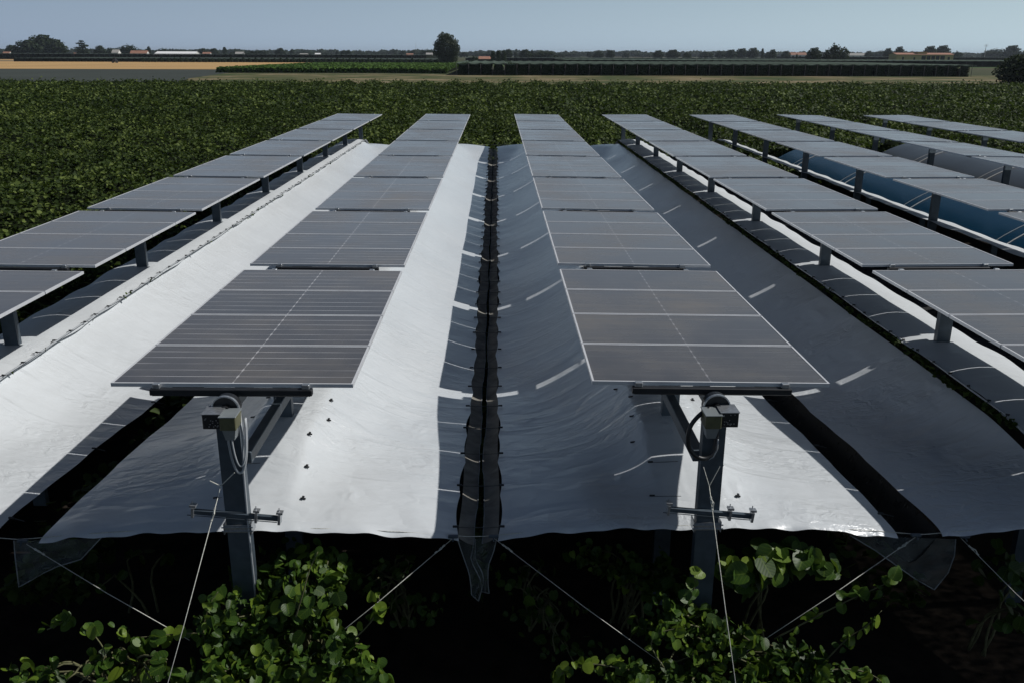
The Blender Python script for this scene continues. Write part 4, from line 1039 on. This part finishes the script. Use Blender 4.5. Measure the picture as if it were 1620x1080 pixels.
def netroof(name, xa, xb, ya, yb, z, sp, m, lab, skirt=.35, amp=.35):
    nxx = max(2, int((xb-xa)/sp)*4+1); nyy = 24; V = []
    for j in range(nyy):
        y = ya+(yb-ya)*j/(nyy-1)
        for q in range(nxx):
            x = xa+(xb-xa)*q/(nxx-1); V.append((x, y, z-amp*abs(math.sin(math.pi*(x-xa)/sp))*(1 if j else 1.0)))
    F = [(j*nxx+q, j*nxx+q+1, (j+1)*nxx+q+1, (j+1)*nxx+q) for j in range(nyy-1) for q in range(nxx-1)]
    n0 = len(V)
    for q in range(nxx): V.append((V[q][0], ya-.05, V[q][2]-skirt))
    F += [(q, n0+q, n0+q+1, q+1) for q in range(nxx-1)]
    o = mesh_obj(name, V, F, m, smooth=False); tag(o, lab, 'net roof'); return o
netroof('net_roof', x0, x1, YO-.4, 415, HO+.15, SP, 'net_roof_blue', 'bluish grey net roof over the long right hand orchard')
# far netted blocks
def hedgeblock(name, lab, xa, xb, ya, yb, z, m, sp=6, amp=.4):
    root = empty(name, ((xa+xb)/2, ya, 0)); cx = (xa+xb)/2
    nxx = int((xb-xa)/sp)*4+1; V = []
    for j in range(8):
        y = (yb-ya)*j/7
        for q in range(nxx):
            x = xa+(xb-xa)*q/(nxx-1); V.append((x-cx, y, z-amp*abs(math.sin(math.pi*(x-xa)/sp))))
    F = [(j*nxx+q, j*nxx+q+1, (j+1)*nxx+q+1, (j+1)*nxx+q) for j in range(7) for q in range(nxx-1)]
    mesh_obj('roof_net', V, F, m, root)
    b = MB(); k = int((xb-xa)/sp)
    for q in range(k):
        x = xa+sp*(q+.5)-cx; b.box(x-sp*.40, x+sp*.40, .3, (yb-ya)-1, 0, z-amp-.4)
    b.build('tree_rows', 'inner_dark', root)
    tag(root, lab, 'netted orchard'); return root
hedgeblock('netted_orchard', 'long dark netted orchard behind the straw field at left', -800, -70, 935, 1150, 5.6, 'net_roof', 5)
hedgeblock('netted_orchard', 'grey netted orchard strip left of the tall central tree', -360, -36, 700, 860, 2.7, 'net_roof', 4.5, .3)
hedgeblock('netted_orchard', 'grey netted orchard strip far right in front of the yellow house', 40, 420, 560, 700, 3.6, 'net_roof_blue', 5, .2)
hedgeblock('netted_orchard', 'dark green netted orchard behind the yellow house', 330, 900, 900, 1100, 5.2, 'net_roof', 6, .3)
hedgeblock('netted_orchard', 'distant netted orchard above the middle fields', -30, 330, 880, 1010, 3.4, 'net_roof', 6, .3)
# row of small dark bushes before the far left orchard
bp_ = None
xa = at_y(226, 95, 690).x; xb = at_y(700, 95, 690).x; k = 0
for x in np.arange(xa, xb, 4.6):
    if bp_ is None:
        P, s, nr, sp, t = crown_mesh('b', [(0, 0, 1.5, 1.7, 1.7, 1.5)], 110, .9, 'tree_leaf', 77)
        bp_ = empty('orchard_bush', (0, 0, 0)); scatter(HEX, P, s, nr, sp, 'crown', 'tree_leaf', bp_, t*.5); MB().tube([(0, 0, 0), (0, 0, .8)], .12, 5).build('trunk', 'bark', bp_); q = bp_
    else: q = copy_tree(bp_)
    k += 1; q.location = (float(x), 690+random.uniform(-1, 1), 0); q.scale = (1, 1, random.uniform(.85, 1.1))
    tag(q, f'small dark orchard bush in the far line, {ordw(k)+" from the left" if k > 1 else "leftmost"}', 'bush', 'line of small bushes beyond the green crop')

# ------------------------------------------------------------------ buildings
def building(name, lab, px0, px1, ptop, D, wallm, roofm, depth=14, roofh=.32, z_eave=None, openings=()):
    a = at_y(px0, 86, D).x; b_ = at_y(px1, 86, D).x; zt = at_y((px0+px1)/2, ptop, D).z; w = b_-a
    ze = zt*(1-roofh); root = empty(name, ((a+b_)/2, D, 0)); h = w/2
    wl = MB(); wl.box(-h, h, 0, depth, 0, ze); wl.add([(-h, 0, ze), (-h, depth, ze), (-h, depth/2, zt-.25), (h, 0, ze), (h, depth, ze), (h, depth/2, zt-.25)], [(0, 1, 2), (3, 5, 4)])
    wl.build('wall', wallm, root)
    e = .5; rf = MB(); t = .22
    v = [(-h-e, -e, ze-.1), (h+e, -e, ze-.1), (h+e, depth/2, zt), (-h-e, depth/2, zt), (h+e, depth+e, ze-.1), (-h-e, depth+e, ze-.1)]
    v += [(x, y, z+t) for x, y, z in v]
    rf.add(v, [(0, 1, 2, 3)[::-1], (3, 2, 4, 5)[::-1], (6, 7, 8, 9), (9, 8, 10, 11), (0, 1, 7, 6), (5, 11, 10, 4), (0, 6, 9, 3), (3, 9, 11, 5), (1, 2, 8, 7), (2, 4, 10, 8)])
    rf.build('roof', roofm, root)
    for (fx0, fx1, z0, z1, nm) in openings:
        o = MB().box(-h+w*fx0, -h+w*fx1, -.06, .02, ze*z0, ze*z1).build(nm, 'dark_opening', root)
        MB().box(-h+w*fx0-.1, -h+w*fx1+.1, -.14, -.06, ze*z0-.15, ze*z0).build('sill', wallm, o)
    tag(root, lab, 'building'); return root, ze, w
# yellow farmhouse
yh, ze, w = building('farmhouse', 'long yellow farmhouse with terracotta roof and open dark portico', 1419, 1509, 84.3, 800, 'house_wall', 'terracotta', 16, .16,
    openings=((.10, .13, .35, .75, 'window'), (.30, .33, .3, .7, 'window'), (.44, .85, .02, .88, 'portico'), (.90, .94, .4, .75, 'window')))
for fx in (.52, .60, .68, .76):
    MB().box(-w/2+w*fx-.3, -w/2+w*fx+.3, -.7, -.15, 0, ze*.84).build('column', 'house_wall', yh)
hip = MB().box(-w*.12, w*.05, 2, 14, ze, ze+2.2).build('raised_wing', 'house_wall', yh); MB().box(-w*.13, w*.06, 1.5, 14.5, ze+2.2, ze+2.5).build('wing_roof', 'terracotta', hip)
building('long_shed', 'long white roofed shed on the left skyline', 243, 306, 82, 1180, 'white_wall', 'white_roof', 30, .45, openings=((.02, .9, .15, .55, 'shed_side'),))
for a in ((206, 232, 80.5, 1250, 'white_wall', 'terracotta', 'red roofed house left of the white shed'), (177, 187, 79, 1280, 'white_wall', 'concrete', 'pale gabled house between low trees'), (115, 120, 84, 1250, 'white_wall', 'terracotta', 'tiny white house at the foot of the cedar'), (4, 14, 82, 1290, 'white_wall', 'terracotta', 'small pale house at the left end of the skyline'),
          (320, 332, 83, 1400, 'white_wall', 'terracotta', 'small house right of the white shed'), (372, 385, 82.5, 1500, 'white_wall', 'concrete', 'small grey house above the straw field edge'), (474, 486, 85, 1450, 'white_wall', 'concrete', 'low pale building above the green crop'), (498, 506, 84.5, 1500, 'white_wall', 'white_roof', 'tiny white house above the green crop'),
          (674, 684, 84, 1500, 'white_wall', 'concrete', 'small grey house left of the tall central tree'), (643, 653, 85, 1500, 'white_wall', 'terracotta', 'low tiled house below the thin mast'), (758, 778, 90, 720, 'bark', 'terracotta', 'low brown barn left of the pale thicket'),
          (1248, 1276, 83.5, 1700, 'white_wall', 'terracotta', 'faint long tiled house left of the rounded tree'), (1343, 1372, 84.5, 1700, 'white_wall', 'concrete', 'faint pale sheds right of the largest tree')):
    building('house', a[6], a[0], a[1], a[2], a[3], a[4], a[5], 10, .4, openings=((.2, .3, .4, .8, 'window'), (.6, .7, .4, .8, 'window')))
# white tunnel greenhouses: rounded roofs in long strips
def tunnels(name, lab, pxa, pxb, D, z, nT):
    a = at_y(pxa, 90, D).x; b_ = at_y(pxb, 90, D).x; w = (b_-a)/nT
    for i in range(nT):
        v = []; f = []; n = 9
        for y in (0, 60):
            for q in range(n):
                an = math.pi*q/(n-1); v.append((w/2*.96*math.cos(an), y, z*(.45+.55*math.sin(an))))
            v += [(-w/2*.96, y, 0), (w/2*.96, y, 0)]
        m_ = n+2; f = [(q, q+1, m_+q+1, m_+q) for q in range(n)]+[tuple(range(m_)), tuple(range(m_, 2*m_))[::-1], (n+1, 0, m_, m_+n+1)]
        o = mesh_obj('tunnel_greenhouse', v, f, 'white_roof', loc=(a+w*(i+.5), D, 0)); tag(o, f'{lab}, {ordw(i+1)} from the left', 'greenhouse', 'white tunnel greenhouses')
tunnels('t', 'low white tunnel greenhouse above the green crop', 492, 604, 1250, 2.9, 8)
tunnels('t', 'low white tunnel greenhouse behind the right orchard', 962, 1163, 870, 2.35, 12)
# masts and poles
def mast(px, top, D, r, lab, cross=0, name='utility_pole'):
    p = at_y(px, top, D); root = empty(name, (p.x, D, 0))
    MB().tube([(0, 0, 0), (0, 0, p.z)], [r, r*.6], 6).build('shaft', 'concrete', root)
    for k in range(cross): MB().box(-r*6, r*6, -r*.5, r*.5, p.z-.6-k*1.4, p.z-.35-k*1.4).build('crossarm', 'concrete', root)
    tag(root, lab, 'pole')
mast(657.5, 68, 1500, .22, 'thin mast left of the tall central tree', name='mast')
mast(1103, 81, 560, .14, 'utility pole in front of the white tunnel roofs', 2)
mast(1560.5, 71, 1300, .5, 'tall pole left of the faint trees at right', 2)
# little machine on the straw field
p = at_z(182, 100, 0); root = empty('farm_machine', (p.x, p.y, 0))
MB().box(-1.1, 1.1, -1.4, 1.4, .9, 2.2, bev=.2).build('body', 'dark_metal', root); MB().box(-.8, .8, -.6, .9, 2.2, 3.4, bev=.15).build('cab', 'black_plastic', root)
for sx in (-1.2, 1.2):
    for sy, rw in ((-1.2, .6), (1.0, .95)): MB().tube([(sx-.2, sy, rw), (sx+.2, sy, rw)], rw, 14).build('wheel', 'black_plastic', root)
tag(root, 'tiny dark farm machine standing on the straw field', 'farm machine')

# ------------------------------------------------------------------ air
hb = MB().box(-9500, 9500, -100, 14500, -1, 60).build('haze', 'straw'); tag(hb, 'thin summer haze over the whole plain', 'haze', kind='stuff')
m = bpy.data.materials.new('haze'); m.use_nodes = True; nt = m.node_tree; nt.nodes.remove(nt.nodes['Principled BSDF'])
pv = nt.nodes.new('ShaderNodeVolumePrincipled'); pv.inputs['Color'].default_value = (.72, .82, .95, 1); pv.inputs['Density'].default_value = .00006; pv.inputs['Anisotropy'].default_value = .2
nt.links.new(pv.outputs[0], nt.nodes['Material Output'].inputs['Volume']); hb.data.materials[0] = m
# ------------------------------------------------------------------ light
SUN = Vector((.95, .09, 1.0)).normalized()
el = math.asin(SUN.z); az = math.atan2(SUN.x, SUN.y)
w = bpy.data.worlds.new('World'); S.world = w; w.use_nodes = True; nt = w.node_tree
sky = nt.nodes.new('ShaderNodeTexSky'); sky.sky_type = 'NISHITA'; sky.sun_disc = False; sky.sun_elevation = el; sky.sun_rotation = az
sky.air_density = 1.0; sky.dust_density = 1.5; sky.ozone_density = 5; sky.altitude = 50
bg = nt.nodes['Background']; bg.inputs[1].default_value = .05
# pale blue summer haze low over the horizon, a little brighter towards the sun side
tc = nt.nodes.new('ShaderNodeTexCoord'); sx = nt.nodes.new('ShaderNodeSeparateXYZ'); nt.links.new(tc.outputs['Generated'], sx.inputs[0])
zc = math_(nt, 'MAXIMUM', sx.outputs[2], 0.0)
hz = math_(nt, 'EXPONENT', math_(nt, 'MULTIPLY', zc, -5.5))
lr = math_(nt, 'ADD', 1.0, math_(nt, 'MULTIPLY', sx.outputs[0], .30))
hf = math_(nt, 'MULTIPLY', math_(nt, 'MULTIPLY', hz, lr), 1.0)
hc = mixc(nt, math_(nt, 'ADD', .5, sx.outputs[0]), (6.0, 8.0, 11.2), (7.9, 10.4, 11.9))
hv = nt.nodes.new('ShaderNodeVectorMath'); hv.operation = 'SCALE'; nt.links.new(hc, hv.inputs[0]); nt.links.new(hf, hv.inputs[3])
skd = nt.nodes.new('ShaderNodeVectorMath'); skd.operation = 'SCALE'; nt.links.new(sky.outputs[0], skd.inputs[0]); skd.inputs[3].default_value = .46
ad = nt.nodes.new('ShaderNodeVectorMath'); ad.operation = 'ADD'; nt.links.new(skd.outputs[0], ad.inputs[0]); nt.links.new(hv.outputs[0], ad.inputs[1])
nt.links.new(ad.outputs[0], bg.inputs[0])
ld = bpy.data.lights.new('sun', 'SUN'); ld.energy = 3.9; ld.angle = math.radians(.5); ld.color = (1, .975, .94)
lo = bpy.data.objects.new('sun', ld); COL.objects.link(lo); lo.rotation_euler = SUN.to_track_quat('Z', 'Y').to_euler()
S.view_settings.view_transform = 'Standard'; S.view_settings.look = 'None'; S.view_settings.exposure = 0; S.view_settings.gamma = 1
S.render.engine = 'CYCLES'
S.cycles.transparent_max_bounces = 12; S.cycles.max_bounces = 6
